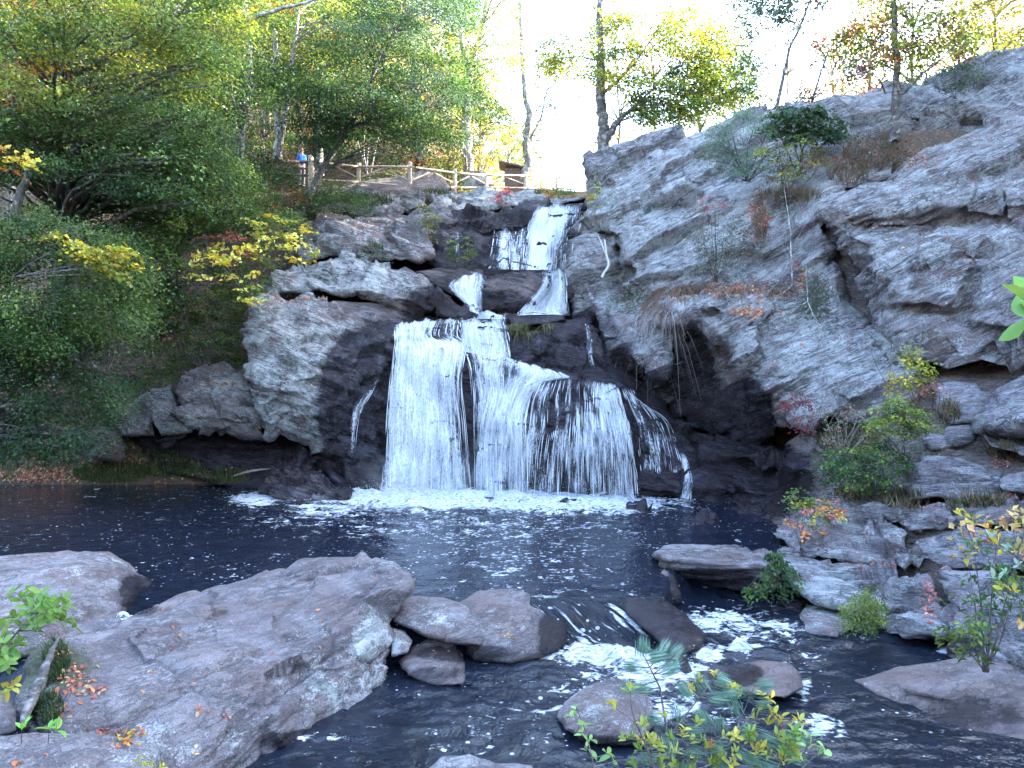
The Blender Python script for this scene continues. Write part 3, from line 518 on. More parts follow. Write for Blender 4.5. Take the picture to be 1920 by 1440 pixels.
B('speckled stone in the rapids left of the pine seedling', [(1042,1345,8.6),(1060,1315,8.9),(1100,1290,9.2),(1150,1278,9.4),(1200,1290,9.3),(1222,1320,9.0),(1225,1360,8.5),(1190,1395,8.0),(1120,1390,8.0),(1060,1370,8.2)], thick=.8, infl=.28, iw=.3, amp=.05, strat=.03, lich=.5, brown=.4, dm=0.93, seed=109, **FG)
B('reddish-brown rounded stone with water sliding past it in the rapids', [(1340,1262,9.8),(1370,1245,10.1),(1430,1238,10.2),(1480,1242,10.1),(1500,1262,9.8),(1505,1290,9.3),(1470,1310,9.0),(1380,1300,9.1),(1345,1285,9.4)], thick=.7, infl=.25, iw=.28, amp=.025, strat=.01, lich=.0, brown=1, dm=0.94, seed=110, **FG)
B('smooth purple-grey wet rock splitting the cascade below the pool', [(1160,1134,11.5),(1178,1122,11.7),(1210,1117,11.8),(1250,1128,11.6),(1290,1152,11.2),(1326,1190,10.7),(1312,1218,10.35),(1268,1236,10.1),(1232,1205,10.35),(1192,1168,10.9)], pts=[(1245,1165,10.85)], thick=.9, infl=.3, iw=.35, amp=.03, strat=.015, lich=.0, brown=.3, wet=.45, dm=0.975, seed=111, **FG)
B('low pale rock cut off by the bottom edge of the view', [(800,1450,7.2),(830,1424,7.4),(880,1416,7.5),(930,1430,7.4),(1000,1432,7.4),(1020,1470,7.0),(800,1500,6.8)], thick=.6, infl=.15, iw=.15, amp=.03, strat=.02, lich=.5, dm=0.97, seed=112, **FG)
B('brown low stone half under water beside the smooth wet rock', [(1270,1225,10.3),(1300,1250,10.2),(1345,1262,9.9),(1350,1290,9.5),(1290,1300,9.4)], thick=.5, infl=.15, iw=.2, amp=.02, strat=.01, lich=.0, wet=.8, brown=.6, dm=0.97, seed=113, **FG)
B('broad ribbed brown rock shelf sliding under the water at the lower right', [(1600,1275,9.6),(1680,1250,9.9),(1780,1236,10),(1925,1226,10),(2150,1215,9.8),(2150,1440,7.2),(1925,1400,7.9),(1820,1375,8.2),(1740,1355,8.5),(1690,1325,8.9),(1640,1300,9.2)],
 pts=[(1760,1290,9.05),(1850,1290,8.9),(2000,1300,8.6)], lines=[[(1690,1290,9.2),(1800,1318,8.65),(1925,1316,8.5)],[(1700,1302,9.2),(1800,1334,8.55),(1925,1332,8.42)]], thick=1, infl=.1, iw=.2, amp=.03, strat=.05, lich=.3, brown=.6, dm=0.97, seed=114, mat='fg', ang=8, sc=1.0, sfreq=5, step=7)
# ---------------------------------------------------------------- standing things on what is built
ALLV = np.concatenate(BV); BVH = BVHTree.FromPolygons(ALLV.tolist(), np.concatenate(BF).tolist(), all_triangles=True)
CAMP = Vector((0, 0, CZ))
def hit(u, v, default=None):
    d = Vector(P(u, v, 1))-CAMP
    r = BVH.ray_cast(CAMP, d.normalized(), 400)
    return r[0] if r[0] is not None else (Vector(P(u, v, default)) if default else None)
def ground(x, y, z=60):
    r = BVH.ray_cast(Vector((x, y, z)), Vector((0,0,-1)), 400); return r[0] if r[0] is not None else Vector((x, y, float(terrain_h(x, y))))

# ---------------------------------------------------------------- water
def water_mat(name, body, scale):
    t = NT(name); p = t.pos(); ps = t.pos((0,0,0), (1, .8, 1))
    fo = t.attr('foam').outputs['Fac']; ca = t.attr('casc').outputs['Fac']; ro = t.attr('rough').outputs['Fac']
    r1 = t.noise(ps, 3.2, 4, .6, .6); r2 = t.noise(ps, 11, 4, .6, .4)
    w = t.math('SUBTRACT', t.math('MULTIPLY', t.noise(t.pos((0,0,math.radians(-42)), (8, .9, 1)), 1.2, 5, .6, .4), 2.0), .5)
    # foam: lace, streaks, and loose bubbles
    n1 = t.noise(p, 2.4, 9, .66, 1.2); n2 = t.noise(t.pos((0,0,0), (1,1.5,1)), 9, 7, .65, .8)
    f = t.math('ADD', t.math('MULTIPLY', n1, 1.1), t.math('MULTIPLY', n2, .9)); f = t.math('SUBTRACT', f, .5)
    f = t.math('ADD', t.math('MULTIPLY', f, t.math('SUBTRACT', 1, ca)), t.math('MULTIPLY', w, ca))
    m = t.ramp(t.math('ADD', f, t.math('MULTIPLY', fo, .5)), .79, .90)
    vo = t.n('TexVoronoi'); vo.inputs['Scale'].default_value = 9; t.l(p, vo.inputs['Vector'])
    sc = t.n('SeparateColor'); t.l(vo.outputs['Color'], sc.inputs[0])
    rad = t.math('MULTIPLY', t.math('MULTIPLY', sc.outputs[0], sc.outputs[0]), t.math('ADD', .10, t.math('MULTIPLY', fo, .55)))
    rad = t.math('MULTIPLY', rad, t.ramp(t.noise(p, .9, 3), .38, .55, .15, 1))
    dots = t.ramp(t.math('SUBTRACT', rad, vo.outputs['Distance']), -.01, .04)
    m = t.math('MAXIMUM', m, dots)
    c = t.mix(t.ramp(r1, .3, .7), body, tuple(k*1.8 for k in body))
    c = t.mix(m, c, t.mix(t.ramp(n2, .35, .62), (.26, .30, .38), (.72, .74, .77)))
    t.l(c, t.b.inputs['Base Color']); t.l(t.ramp(m, 0, 1, .06, .8), t.b.inputs['Roughness']); t.b.inputs['IOR'].default_value = 1.33
    b = t.bump(t.math('MULTIPLY', r1, ro), .065*scale, 1); b = t.bump(t.math('MULTIPLY', r2, ro), .022*scale, 1, b); b = t.bump(t.math('MULTIPLY', w, ca), .12, 1, b); b = t.bump(t.math('MULTIPLY', m, n2), .08, .9, b)
    t.l(b, t.b.inputs['Normal']); return t.m
M['pool'] = water_mat('pool_water', (.005, .007, .014), 1.0)
M['stream'] = water_mat('stream_water', (.006, .008, .014), 1.0)
def yd(x): return np.interp(x, [-12,-4,-1.5,.4,2.27,2.6,3.2,12], [9,9.5,10.9,11.46,11.8,12.9,14.4,14.4])
def blobs(u, v, L, base):
    a = np.full(u.shape, float(base))
    for x, y, rx, ry, val in L:
        g = np.exp(-(((u-x)/rx)**2+((v-y)/ry)**2)**1.5); a = np.maximum(a, val*g+base*(1-g))
    return a
def make_water():
    us = np.concatenate([np.arange(-700,-60,40), np.arange(-60,1990,5.), np.arange(1990,2700,40)]); vs = np.concatenate([np.arange(893,1460,2.6), np.arange(1460,1900,20)])
    U, Vv = np.meshgrid(us, vs); Y = CZ*F/(Vv-720); X = (U-960)/F*Y
    s = np.clip((yd(X)-Y)/1.15, 0, 1); s2 = s*s*(3-2*s); Z = -.40*s2
    U0, V0_ = U, Vv; Vv = 720+(CZ-Z)*F/Y
    foam = blobs(U, Vv, [(850,932,290,26,1.15),(1080,944,190,20,1.1),(700,925,110,20,1.25),(480,936,52,15,.95),(620,952,90,20,.8),(560,975,110,16,.5),(900,985,330,45,.52),(760,985,160,30,.5),(980,1050,190,75,.47),(1050,1100,160,40,.42),(460,1092,90,26,.40),(700,1030,130,50,.3),(1180,1010,120,60,.3),
      (1150,1232,100,22,1.05),(1240,1262,140,34,.9),(1085,1212,40,14,.9),(1120,1300,120,30,.6),(1060,1330,140,24,.5),(900,1380,200,30,.34),(1100,1275,70,30,.5),(1350,1160,90,20,.9),(1420,1178,110,20,.7),(1300,1215,120,16,.7),(1330,1225,34,14,1.1),(1388,1216,30,14,1.15),(1440,1190,80,34,.55),(1500,1235,50,40,.5),(1510,1290,24,22,.8),(1250,1330,80,30,.8),(1530,1360,60,24,.75),(1180,1360,60,20,.5),(1000,1330,160,30,.33),(1420,1150,60,14,.4),(1500,1215,60,14,.45),
      (560,1385,110,7,.6),(1770,1218,20,7,.9),(230,1160,24,8,1.1),(440,1105,30,5,.9),(1380,1330,60,24,.5),(1050,1230,50,14,.8),(900,1040,260,60,.36)], .22)
    casc = np.exp(-((s-.45)/.42)**4)*(X > -.2)*(X < 2.3)*(s > 0)
    foam = np.maximum(foam, casc*.50)  # slide streaks whitened further to paint in its reflective sheen
    rough = blobs(U, Vv, [(950,940,400,60,1),(1150,1240,260,70,1),(1430,1210,200,70,.8),(1000,1330,300,60,.5),(1550,1360,110,50,.7)], .12)
    zn = np.zeros(Z.size); xr, yr, rr, cc, ff = X.ravel(), Y.ravel(), rough.ravel(), casc.ravel(), foam.ravel()
    for i in range(Z.size):
        if 4.5 < yr[i] < 26:
            zn[i] = rr[i]*(.10*noise.noise(Vector((xr[i]*1.3, yr[i]*1.6, 0)))+.05*noise.noise(Vector((xr[i]*4, yr[i]*5, 5)))) + .012*noise.noise(Vector((xr[i]*3, yr[i]*6, 2)))
            if ff[i] > .85: zn[i] += (ff[i]-.85)*.5*(.5+noise.noise(Vector((xr[i]*3.1, yr[i]*3.1, 8))))
            if cc[i] > .02: zn[i] += cc[i]*.10*noise.noise(Vector(((xr[i]*.74+yr[i]*.67)*5, (xr[i]*.67-yr[i]*.74)*.8, 3)))
    Z = Z+zn.reshape(Z.shape)
    V3 = np.stack([X, Y, Z], -1).reshape(-1, 3); nx = len(us); i = np.arange(Z.size).reshape(Z.shape)
    q = np.stack([i[:-1,:-1], i[1:,:-1], i[1:,1:], i[:-1,1:]], -1).reshape(-1, 4)
    isP = (V3[q, 1].mean(1) > yd(V3[q, 0].mean(1)))
    for nm, sel, lb in (('pool', isP, 'dark plunge pool with drifting foam below the waterfall'), ('stream', ~isP, 'dark stream with white rapids leaving the pool over a low cascade')):
        f = q[sel]; uq, inv = np.unique(f, return_inverse=True); inv = inv.reshape(f.shape)
        o = mesh(nm+'_water', V3[uq], inv, M[nm], attrs={'foam': ff[uq], 'casc': cc[uq], 'rough': .3+.9*rr[uq]}, origin=(0, 15 if nm == 'pool' else 9, 0)); tag(o, lb, 'water', kind='structure')
make_water()

def fall_mat():
    t = NT('falling_water'); uv = t.n('UVMap'); uv.uv_map = 'flow'
    de = t.attr('dens').outputs['Fac']; so = t.attr('solid').outputs['Fac']
    def nz(sx, sy, det=3, off=0):
        m = t.n('Mapping'); m.inputs['Scale'].default_value = (sx, sy, 1); m.inputs['Location'].default_value = (off, off, 0); t.l(uv.outputs[0], m.inputs[0]); return t.noise(m.outputs[0], 1, det, .6, .25)
    a = nz(13, 1.7, 4); b = nz(38, 4.0, 3, 3); c = nz(3.6, 1.1, 5, 7)
    e_ = nz(24, 11, 4, 5); n = t.math('ADD', t.math('ADD', t.math('MULTIPLY', a, .26), t.math('MULTIPLY', b, .17)), t.math('ADD', t.math('MULTIPLY', c, .27), t.math('MULTIPLY', e_, .30)))
    n = t.math('ADD', t.math('MULTIPLY', n, 1.9), -.45)
    al = t.ramp(t.math('ADD', n, t.math('MULTIPLY', de, .62)), .62, 1.12)
    al = t.math('MAXIMUM', al, so)
    br = t.ramp(t.math('ADD', t.math('MULTIPLY', n, 1.0), t.math('MULTIPLY', de, .25)), .48, .75)
    col = t.mix(br, (.40, .46, .60), (.80, .82, .86))
    t.l(col, t.b.inputs['Base Color']); t.b.inputs['Roughness'].default_value = .5
    t.l(t.bump(n, .08, .8), t.b.inputs['Normal'])
    tl = t.n('BsdfTranslucent'); t.l(col, tl.inputs[0]); mx = t.n('MixShader'); mx.inputs[0].default_value = .25
    t.l(t.b.outputs[0], mx.inputs[1]); t.l(tl.outputs[0], mx.inputs[2])
    tr = t.n('BsdfTransparent'); m2 = t.n('MixShader'); t.l(al, m2.inputs[0]); t.l(tr.outputs[0], m2.inputs[1]); t.l(mx.outputs[0], m2.inputs[2])
    t.l(m2.outputs[0], t.o.inputs[0]); return t.m
M['falls'] = fall_mat()
def bil(G, s, t):
    G = np.asarray(G, float); r, c, k = G.shape
    def cub(A, x):    # smooth interpolation along axis 0
        n = len(A); x = np.clip(x*(n-1), 0, n-1-1e-9); i = x.astype(int); f = (x-i)[(...,)+(None,)*(A.ndim-1)]
        p0, p1, p2, p3 = A[np.maximum(i-1,0)], A[i], A[np.minimum(i+1,n-1)], A[np.minimum(i+2,n-1)]
        return .5*(2*p1+(p2-p0)*f+(2*p0-5*p1+4*p2-p3)*f*f+(3*p1-p0-3*p2+p3)*f**3)
    A = cub(G, t); return cub(A.transpose(1,0,2), s).transpose(1,0,2)
NF = [0]
def fall(label, rows, ribs=0, layers=((0,0),), off=.07, fallback=24, du=3.0, dv=5.0, maxd=None, dens=None, name='waterfall'):
    NF[0] += 1; rnd = np.random.default_rng(NF[0])
    G = np.asarray(rows, float)
    wpx = np.abs(G[:,-1,0]-G[:,0,0]).max(); hpx = (G[-1,:,1]-G[0,:,1]).max()
    ns = max(4, int(wpx/du)); nt_ = max(6, int(hpx/dv)); S = np.linspace(0,1,ns); T_ = np.linspace(0,1,nt_)
    g = bil(G, S, T_); U, W, De = g[...,0], g[...,1], np.clip(g[...,2], 0, 1.1)
    if wpx > 30:
        for i in range(nt_):
            for j in range(ns):
                k = max(0, 1-T_[i]/.22); lr = 1 if j*2 < ns else -1; sd_ = abs(2*j/(ns-1)-1)**2; U[i,j] += sd_*(6*noise.noise(Vector((i*.07, NF[0], 5+lr*4)))+3.5*noise.noise(Vector((i*.3, NF[0], 5+lr*4)))); W[i,j] += k*7*noise.noise(Vector((j*.16, NF[0]*3, 1)))+k*3*noise.noise(Vector((j*.5, NF[0]*3, 7)))
    De = De*np.array(dens if dens else 1.); D = np.full(U.shape, np.nan)
    for i in range(nt_):
        for j in range(ns):
            h = hit(U[i,j], W[i,j]); D[i,j] = min(h.y, maxd) if (h is not None and maxd) else (h.y if h is not None else np.nan)
    D = np.where(np.isnan(D), fallback, D)
    for i in range(1, nt_): D[i] = np.minimum(D[i], D[i-1]+.02)
    for _ in range(5):
        E = D.copy(); E[1:-1] = (D[:-2]+D[1:-1]*2+D[2:])/4; E[:,1:-1] = (E[:,:-2]+E[:,1:-1]*2+E[:,2:])/4; D = np.minimum(E, D+.03)
    VV = []; FF = []; DD = []; SO = []; UV = []
    for k, (dd, mul) in enumerate(layers or ((0,1),)):
        Dk = D-off-dd
        Pt = PN(U, W, Dk); lenv = np.concatenate([np.zeros((1, ns)), np.cumsum(np.linalg.norm(np.diff(Pt, axis=0), axis=2), 0)]); 
        wm = np.linalg.norm(np.diff(Pt, axis=1), axis=2).sum(1).max(); uu = np.repeat(S[None]*wm, nt_, 0)
        for i in range(nt_):
            for j in range(ns):
                Pt[i,j,1] -= .07*noise.noise(Vector((uu[i,j]*5+k*9, lenv[i,j]*.8, NF[0]*3)))*min(1, De[i,j]*1.5)
        b0 = sum(len(x) for x in VV); VV.append(Pt.reshape(-1,3)); idx = np.arange(nt_*ns).reshape(nt_, ns)+b0
        FF.append(np.stack([idx[:-1,:-1], idx[1:,:-1], idx[1:,1:], idx[:-1,1:]], -1).reshape(-1,4))
        ed = np.minimum(1, np.minimum(S, 1-S)*ns/min(8, ns*.3))[None]**.7*.85+.15; te = np.minimum(1, T_*nt_/3)[:,None]*.4+.6; ed = ed*te
        nzE = np.array([[noise.noise(Vector((j*du*.09, i*dv*.012, NF[0]*7+k)))*.5+noise.noise(Vector((j*du*.03, i*dv*.03, NF[0]*5+k)))*.35 for j in range(ns)] for i in range(nt_)]); DD.append((np.clip(De*ed+nzE*(1.05-.55*De), 0, 1.1)*(1 if k == 0 else mul)).ravel()); SO.append(np.zeros(nt_*ns)); UV.append(np.stack([uu+k*13.7+NF[0]*5, lenv+k*3.3], -1).reshape(-1,2))
    # loose threads of water in front of the sheet
    for r in range(ribs):
        for _ in range(12):
            s = rnd.random(); t0 = rnd.random()*.92; dn = bil(G, np.array([s]), np.array([t0]))[0,0,2]
            if rnd.random() < dn*.9: break
        L = rnd.uniform(.06, .26); ts = np.linspace(t0, min(1, t0+L), 7); j = int(s*(ns-1))
        q = bil(G, np.array([s]), ts)[:,0]; ii = np.clip((ts*(nt_-1)).astype(int), 0, nt_-1); dq = D[ii, j]-off-rnd.uniform(.02, .16)
        wd = rnd.uniform(.35, 1.0)*np.sin(np.linspace(.25, math.pi-.05, 7))*.7
        q[:,0] += rnd.normal(0, .5)
        A = PN(q[:,0]-wd, q[:,1], dq); Bq = PN(q[:,0]+wd, q[:,1], dq+.01); b0 = sum(len(x) for x in VV)
        VV.append(np.concatenate([A, Bq])); k = np.arange(6)+b0; FF.append(np.stack([k, k+1, k+8, k+7], 1)); DD.append(np.ones(14)); SO.append(np.full(14, rnd.uniform(.15, .45))); UV.append(np.tile([[r*.37, ts[0]*5]], (14,1))+rnd.random((14,2))*.05)
    o = mesh(name, np.concatenate(VV), np.concatenate(FF), M['falls'], attrs={'dens': np.concatenate(DD), 'solid': np.concatenate(SO)}, uv=np.concatenate(UV))
    return tag(o, label, 'waterfall', kind='structure')
L2 = ((0,1),(.10,.7))
fall('broad white curtain at the left of the main waterfall', [
 [(736,610,.6),(765,604,.9),(800,600,.9),(830,598,.8),(864,599,.6)],
 [(739,636,.85),(765,632,1),(788,630,.75),(822,628,.15),(862,628,.25)],
 [(737,664,.95),(765,660,1.05),(800,652,1.05),(840,648,1.05),(874,650,1)],
 [(730,720,.95),(765,715,1.1),(800,712,1.05),(835,712,.75),(866,715,.4)],
 [(724,790,.95),(762,790,1.1),(800,790,1.0),(840,790,.7),(874,790,.34)],
 [(719,860,.95),(760,860,1.1),(800,862,.9),(842,862,.66),(880,862,.45)],
 [(714,930,.95),(757,932,1.1),(800,932,1.0),(845,932,.9),(886,932,.55)]], 420, L2, dens=.93)
fall('short white fall pouring over the right half of the main brink', [
 [(858,600,.7),(880,597,.9),(905,594,1),(945,592,.9)],[(860,625,.6),(880,625,.9),(915,625,.85),(952,622,.85)],[(864,657,.95),(884,662,.85),(918,668,.8),(960,678,.7)]], 110, L2)
fall('white water sliding down the slanting shelf in the middle of the main waterfall', [
 [(866,648,1.05),(915,660,1.05),(960,672,1.05),(1010,688,1.05),(1062,702,1.05)],
 [(880,692,.35),(910,700,.85),(955,702,.7),(1012,704,.9),(1066,710,.95)],
 [(885,742,.2),(915,745,.85),(950,737,.9),(985,728,.9),(1025,716,.8)],
 [(888,800,.25),(907,800,.9),(937,790,.95),(965,778,.95),(995,748,.65)],
 [(888,862,.45),(905,862,.85),(932,850,.9),(962,838,.85),(990,826,.6)],
 [(888,934,.55),(906,936,.8),(933,937,.7),(962,938,.6),(992,938,.5)]], 260, L2, dens=.8)
fall('wide thin veil of water spreading over the dark dome at the right of the main waterfall', [
 [(1005,710,.55),(1050,710,.42),(1090,712,.32),(1130,718,1.0),(1162,724,.95)],
 [(985,750,.6),(1040,750,.22),(1090,750,.25),(1130,750,1.05),(1170,760,1.0)],
 [(975,800,.75),(1040,798,.30),(1090,790,.60),(1135,792,1.0),(1180,800,1.05)],
 [(970,834,.8),(1035,830,.65),(1090,828,.75),(1140,834,.9),(1189,850,1.05)],
 [(967,882,.55),(1030,884,.42),(1090,886,.5),(1140,890,.6),(1195,895,.9)],
 [(965,940,.40),(1028,944,.36),(1090,946,.42),(1142,948,.5),(1198,946,.72)]], 420, L2, dens=.66)
fall('thin broken veil of water down the rock at the far right of the main waterfall', [
 [(1165,724,.5),(1182,734,.6),(1205,758,.5)],[(1188,796,.30),(1220,790,.40),(1252,790,.55)],[(1197,850,.36),(1235,850,.42),(1274,850,.5)],[(1202,884,.34),(1240,888,.32),(1283,884,.5)]], 60, dens=.75)
fall('narrow side stream running into the pool right of the main waterfall', [
 [(1272,850,.5),(1280,850,.7),(1286,852,.5)],[(1282,885,.7),(1289,885,.9),(1297,887,.6)],[(1278,920,.7),(1288,922,.9),(1300,925,.6)],[(1266,958,.6),(1276,962,.7),(1290,962,.5)]], 3, du=1.5, dens=.62)
fall('small chute left of the dark overhang right of the dome', [[(1176,728,.7),(1183,730,.9),(1190,732,.5)],[(1180,745,.8),(1190,748,.9),(1200,750,.6)],[(1186,765,.5),(1200,765,.7),(1212,765,.5)]], 3, du=1.5, dens=.62)
fall('uppermost white fall dropping between the cliff and the stepped rock', [
 [(1003,392,.9),(1030,384,1.05),(1060,384,.95),(1090,388,.85)],[(992,420,1),(1022,416,1.1),(1052,414,.7),(1089,416,.5)],[(984,460,1.05),(1015,460,1.1),(1045,458,.5),(1078,455,.12)],[(978,506,1.05),(1012,506,1.1),(1042,506,.5),(1072,503,.10)]], 120, ((0,1),), fallback=30, off=.14)
fall('stepped white trickles left of the uppermost fall', [
 [(928,430,.5),(945,432,.85),(965,432,.7),(994,426,.95)],[(922,466,.45),(942,468,.8),(965,468,.75),(988,466,1)],[(908,504,.5),(940,505,.6),(965,506,.7),(985,506,.9)]], 70, fallback=29, dens=.75, off=.14)
fall('yellowish left branch of the middle falls beside the brown rock', [
 [(850,522,.6),(872,516,.9),(892,514,.95),(912,515,.75)],[(838,538,.9),(868,538,1),(888,540,.85),(908,542,.6)],[(862,560,1),(880,564,.9),(892,568,.7),(905,572,.5)],[(884,584,.95),(892,587,.8),(898,590,.7),(906,592,.5)]], 40, L2, fallback=26.5, off=.12)
fall('bright white right branch of the middle falls against the cliff', [
 [(1018,508,.95),(1032,506,1.05),(1048,506,1.05),(1060,508,.9)],[(1010,540,1),(1028,540,1.1),(1048,542,1.1),(1065,545,.9)],[(975,580,.9),(1005,578,1.1),(1040,578,1.1),(1070,582,.9)],[(968,592,.9),(1000,590,1.1),(1040,590,1.1),(1072,592,.9)]], 60, L2, fallback=26)
fall('churning white run between the middle falls and the main brink', [[(893,588,.9),(910,584,1.1),(935,588,1.1),(952,590,.9)],[(880,600,1),(905,598,1.1),(930,598,1.1),(952,598,1)]], 0, fallback=25.4)
fall('thin trickle down the dark face left of the main waterfall', [[(706,652,.3),(710,652,.5),(714,652,.3)],[(704,700,.5),(709,700,.75),(714,700,.4)],[(684,728,.4),(692,730,.6),(700,734,.4)],[(662,762,.5),(672,766,.7),(684,768,.4)],[(656,810,.5),(664,812,.7),(674,812,.4)],[(654,868,.3),(662,870,.5),(672,870,.3)]], 3, du=1.5, dens=.62)
fall('faint trickle on the dark rock under the cliff edge', [[(1093,605,.5),(1099,605,.8),(1105,605,.5)],[(1098,640,.5),(1106,642,.7),(1114,642,.4)],[(1102,690,.3),(1110,692,.4),(1118,692,.3)]], 3, du=1.5, dens=.62)
fall('faint drip over the ledge left of the uppermost fall', [[(854,436,.5),(859,436,.7),(864,436,.4)],[(854,490,.2),(859,490,.35),(864,490,.2)]], 3, du=1.5, fallback=29)
# spray thrown up at the foot of the fall
def spray():
    rnd = np.random.default_rng(5); n = 2600; u = rnd.choice([0,1,2], n, p=[.55,.25,.2]); u = np.where(u == 0, rnd.normal(790, 60, n), np.where(u == 1, rnd.uniform(880,1200,n), rnd.normal(700,30,n)))
    y = rnd.normal(21.9, .35, n); x = (u-960)/F*y; z = np.abs(rnd.normal(0, .18, n))+.02; s = rnd.uniform(.004, .013, n)
    t = np.array([[1,0,-.7],[-1,0,-.7],[0,1,.7],[0,-1,.7]])*.7; C = np.stack([x,y,z],1)
    V = (C[:,None]+t[None]*s[:,None,None]).reshape(-1,3); f = np.array([[0,1,2],[0,2,3],[0,3,1],[1,3,2]]); Fc = (np.arange(n)[:,None,None]*4+f[None]).reshape(-1,3)
    m = NT('spray_drops'); m.b.inputs['Base Color'].default_value = (.9,.92,.95,1); m.b.inputs['Roughness'].default_value = .4
    tag(mesh('spray', V, Fc, m.m), 'fine white spray at the foot of the main waterfall', 'spray', kind='stuff')
spray()

def mist():
    bm = bmesh.new(); bmesh.ops.create_icosphere(bm, subdivisions=3, radius=1); V = np.array([v.co for v in bm.verts]); Fc = [[v.index for v in f.verts] for f in bm.faces]; bm.free()
    c = np.array(P(800, 893, 22.6)); V = V*np.array([2.7, .9, .75])+c; t = NT('mist'); t.t.nodes.remove(t.b); v = t.n('VolumePrincipled'); v.inputs['Color'].default_value = (1,1,1,1)
    tc = t.n('TexCoord'); g = t.n('VectorMath'); g.operation = 'LENGTH'; mp = t.n('Mapping'); mp.vector_type = 'POINT'
    mp.inputs['Location'].default_value = (-0,-0,-.75/.75); mp.inputs['Scale'].default_value = (1/2.7, 1/.9, 1/.75); t.l(tc.outputs['Object'], mp.inputs[0]); t.l(mp.outputs[0], g.inputs[0])
    n = t.noise(t.pos(), 1.8, 3); d = t.math('MULTIPLY', t.ramp(g.outputs['Value'], 1.0, .15), t.ramp(n, .35, .7)); t.l(t.math('MULTIPLY', d, .55), v.inputs['Density']); t.l(v.outputs[0], t.o.inputs['Volume'])
    o = mesh('mist', V, Fc, t.m, origin=(c[0], c[1], c[2]-.75)); tag(o, 'faint white mist hanging at the foot of the left curtain of the waterfall', 'mist', kind='stuff')
mist()
# ---------------------------------------------------------------- plants
def leaf_mat(name, trans=.35, rough=.55, sheen=.0):
    t = NT(name); c = t.attr('col').outputs['Color']
    t.l(c, t.b.inputs['Base Color']); t.b.inputs['Roughness'].default_value = rough; t.b.inputs['Specular IOR Level'].default_value = .35
    tl = t.n('BsdfTranslucent'); h = t.n('HueSaturation'); h.inputs['Hue'].default_value = .485; h.inputs['Value'].default_value = 1.5; h.inputs['Saturation'].default_value = 1.1
    t.l(c, h.inputs['Color']); t.l(h.outputs[0], tl.inputs[0]); mx = t.n('MixShader'); mx.inputs[0].default_value = trans
    t.l(t.b.outputs[0], mx.inputs[1]); t.l(tl.outputs[0], mx.inputs[2]); t.l(mx.outputs[0], t.o.inputs[0]); return t.m
M['leaf'] = leaf_mat('leaf')
def bark_mat(name, a, b, sc=1.):
    t = NT(name); p = t.pos((0,0,0), (1,1,.22)); n = t.noise(p, 14*sc, 6, .7); m = t.noise(t.pos(), 5, 6, .65)
    c = t.mix(t.ramp(n, .38, .62), a, b); c = t.mix(t.ramp(m, .52, .62, 0, .8), c, tuple(min(.6, k*1.9+.08) for k in b))
    t.l(c, t.b.inputs['Base Color']); t.b.inputs['Roughness'].default_value = .9; t.l(t.bump(n, .04, 1), t.b.inputs['Normal']); return t.m
M['bark'] = bark_mat('grey_bark', (.04,.035,.032), (.11,.10,.095))
M['palebark'] = bark_mat('pale_bark', (.11,.10,.095), (.28,.27,.26))
M['twig'] = bark_mat('twig_bark', (.05,.04,.035), (.12,.10,.09))
M['whitewood'] = bark_mat('bleached_twig', (.30,.28,.26), (.5,.47,.44))
G1, G2, G3, G4 = (.045,.088,.024), (.028,.062,.022), (.070,.115,.028), (.10,.145,.035)   # greens
YG, YE, OR, RE, BR, GG = (.19,.22,.04), (.42,.35,.05), (.36,.14,.04), (.30,.06,.05), (.13,.065,.045), (.065,.10,.065)
RED = (.55,.07,.08)
def tubes(paths):
    """paths: list of (pts (k,3), radii (k,)); one mesh of tapered tubes"""
    VV, FF, b = [], [], 0
    for pts, rad in paths:
        pts = np.asarray(pts, float); k = len(pts); rad = np.asarray(rad, float); s = 7 if rad[0] > .06 else (5 if rad[0] > .02 else 3)
        tg = np.gradient(pts, axis=0); tg /= np.linalg.norm(tg, axis=1, keepdims=True)+1e-9
        ref = np.array([.3,.9,.1]); a = np.cross(tg, ref); a /= np.linalg.norm(a, axis=1, keepdims=True)+1e-9; c = np.cross(tg, a)
        th = np.arange(s)/s*2*math.pi
        ring = pts[:,None]+rad[:,None,None]*(np.cos(th)[None,:,None]*a[:,None]+np.sin(th)[None,:,None]*c[:,None])
        VV.append(ring.reshape(-1,3)); i = np.arange(k-1)[:,None]*s; j = np.arange(s)[None]
        FF.append(np.stack([b+i+j, b+i+(j+1)%s, b+i+s+(j+1)%s, b+i+s+j], -1).reshape(-1,4)); b += k*s
    return np.concatenate(VV), np.concatenate(FF)
def curve(p0, p1, sag, n, rnd, wob=.03):
    p0, p1 = np.array(p0, float), np.array(p1, float); L = np.linalg.norm(p1-p0); m = (p0+p1)/2+np.array([0,0,sag*L])+rnd.normal(0, wob*L, 3)
    t = np.linspace(0,1,n)[:,None]; q = (1-t)**2*p0+2*t*(1-t)*m+t*t*p1; q[1:-1] += rnd.normal(0, wob*L*.25, (n-2,3)); return q
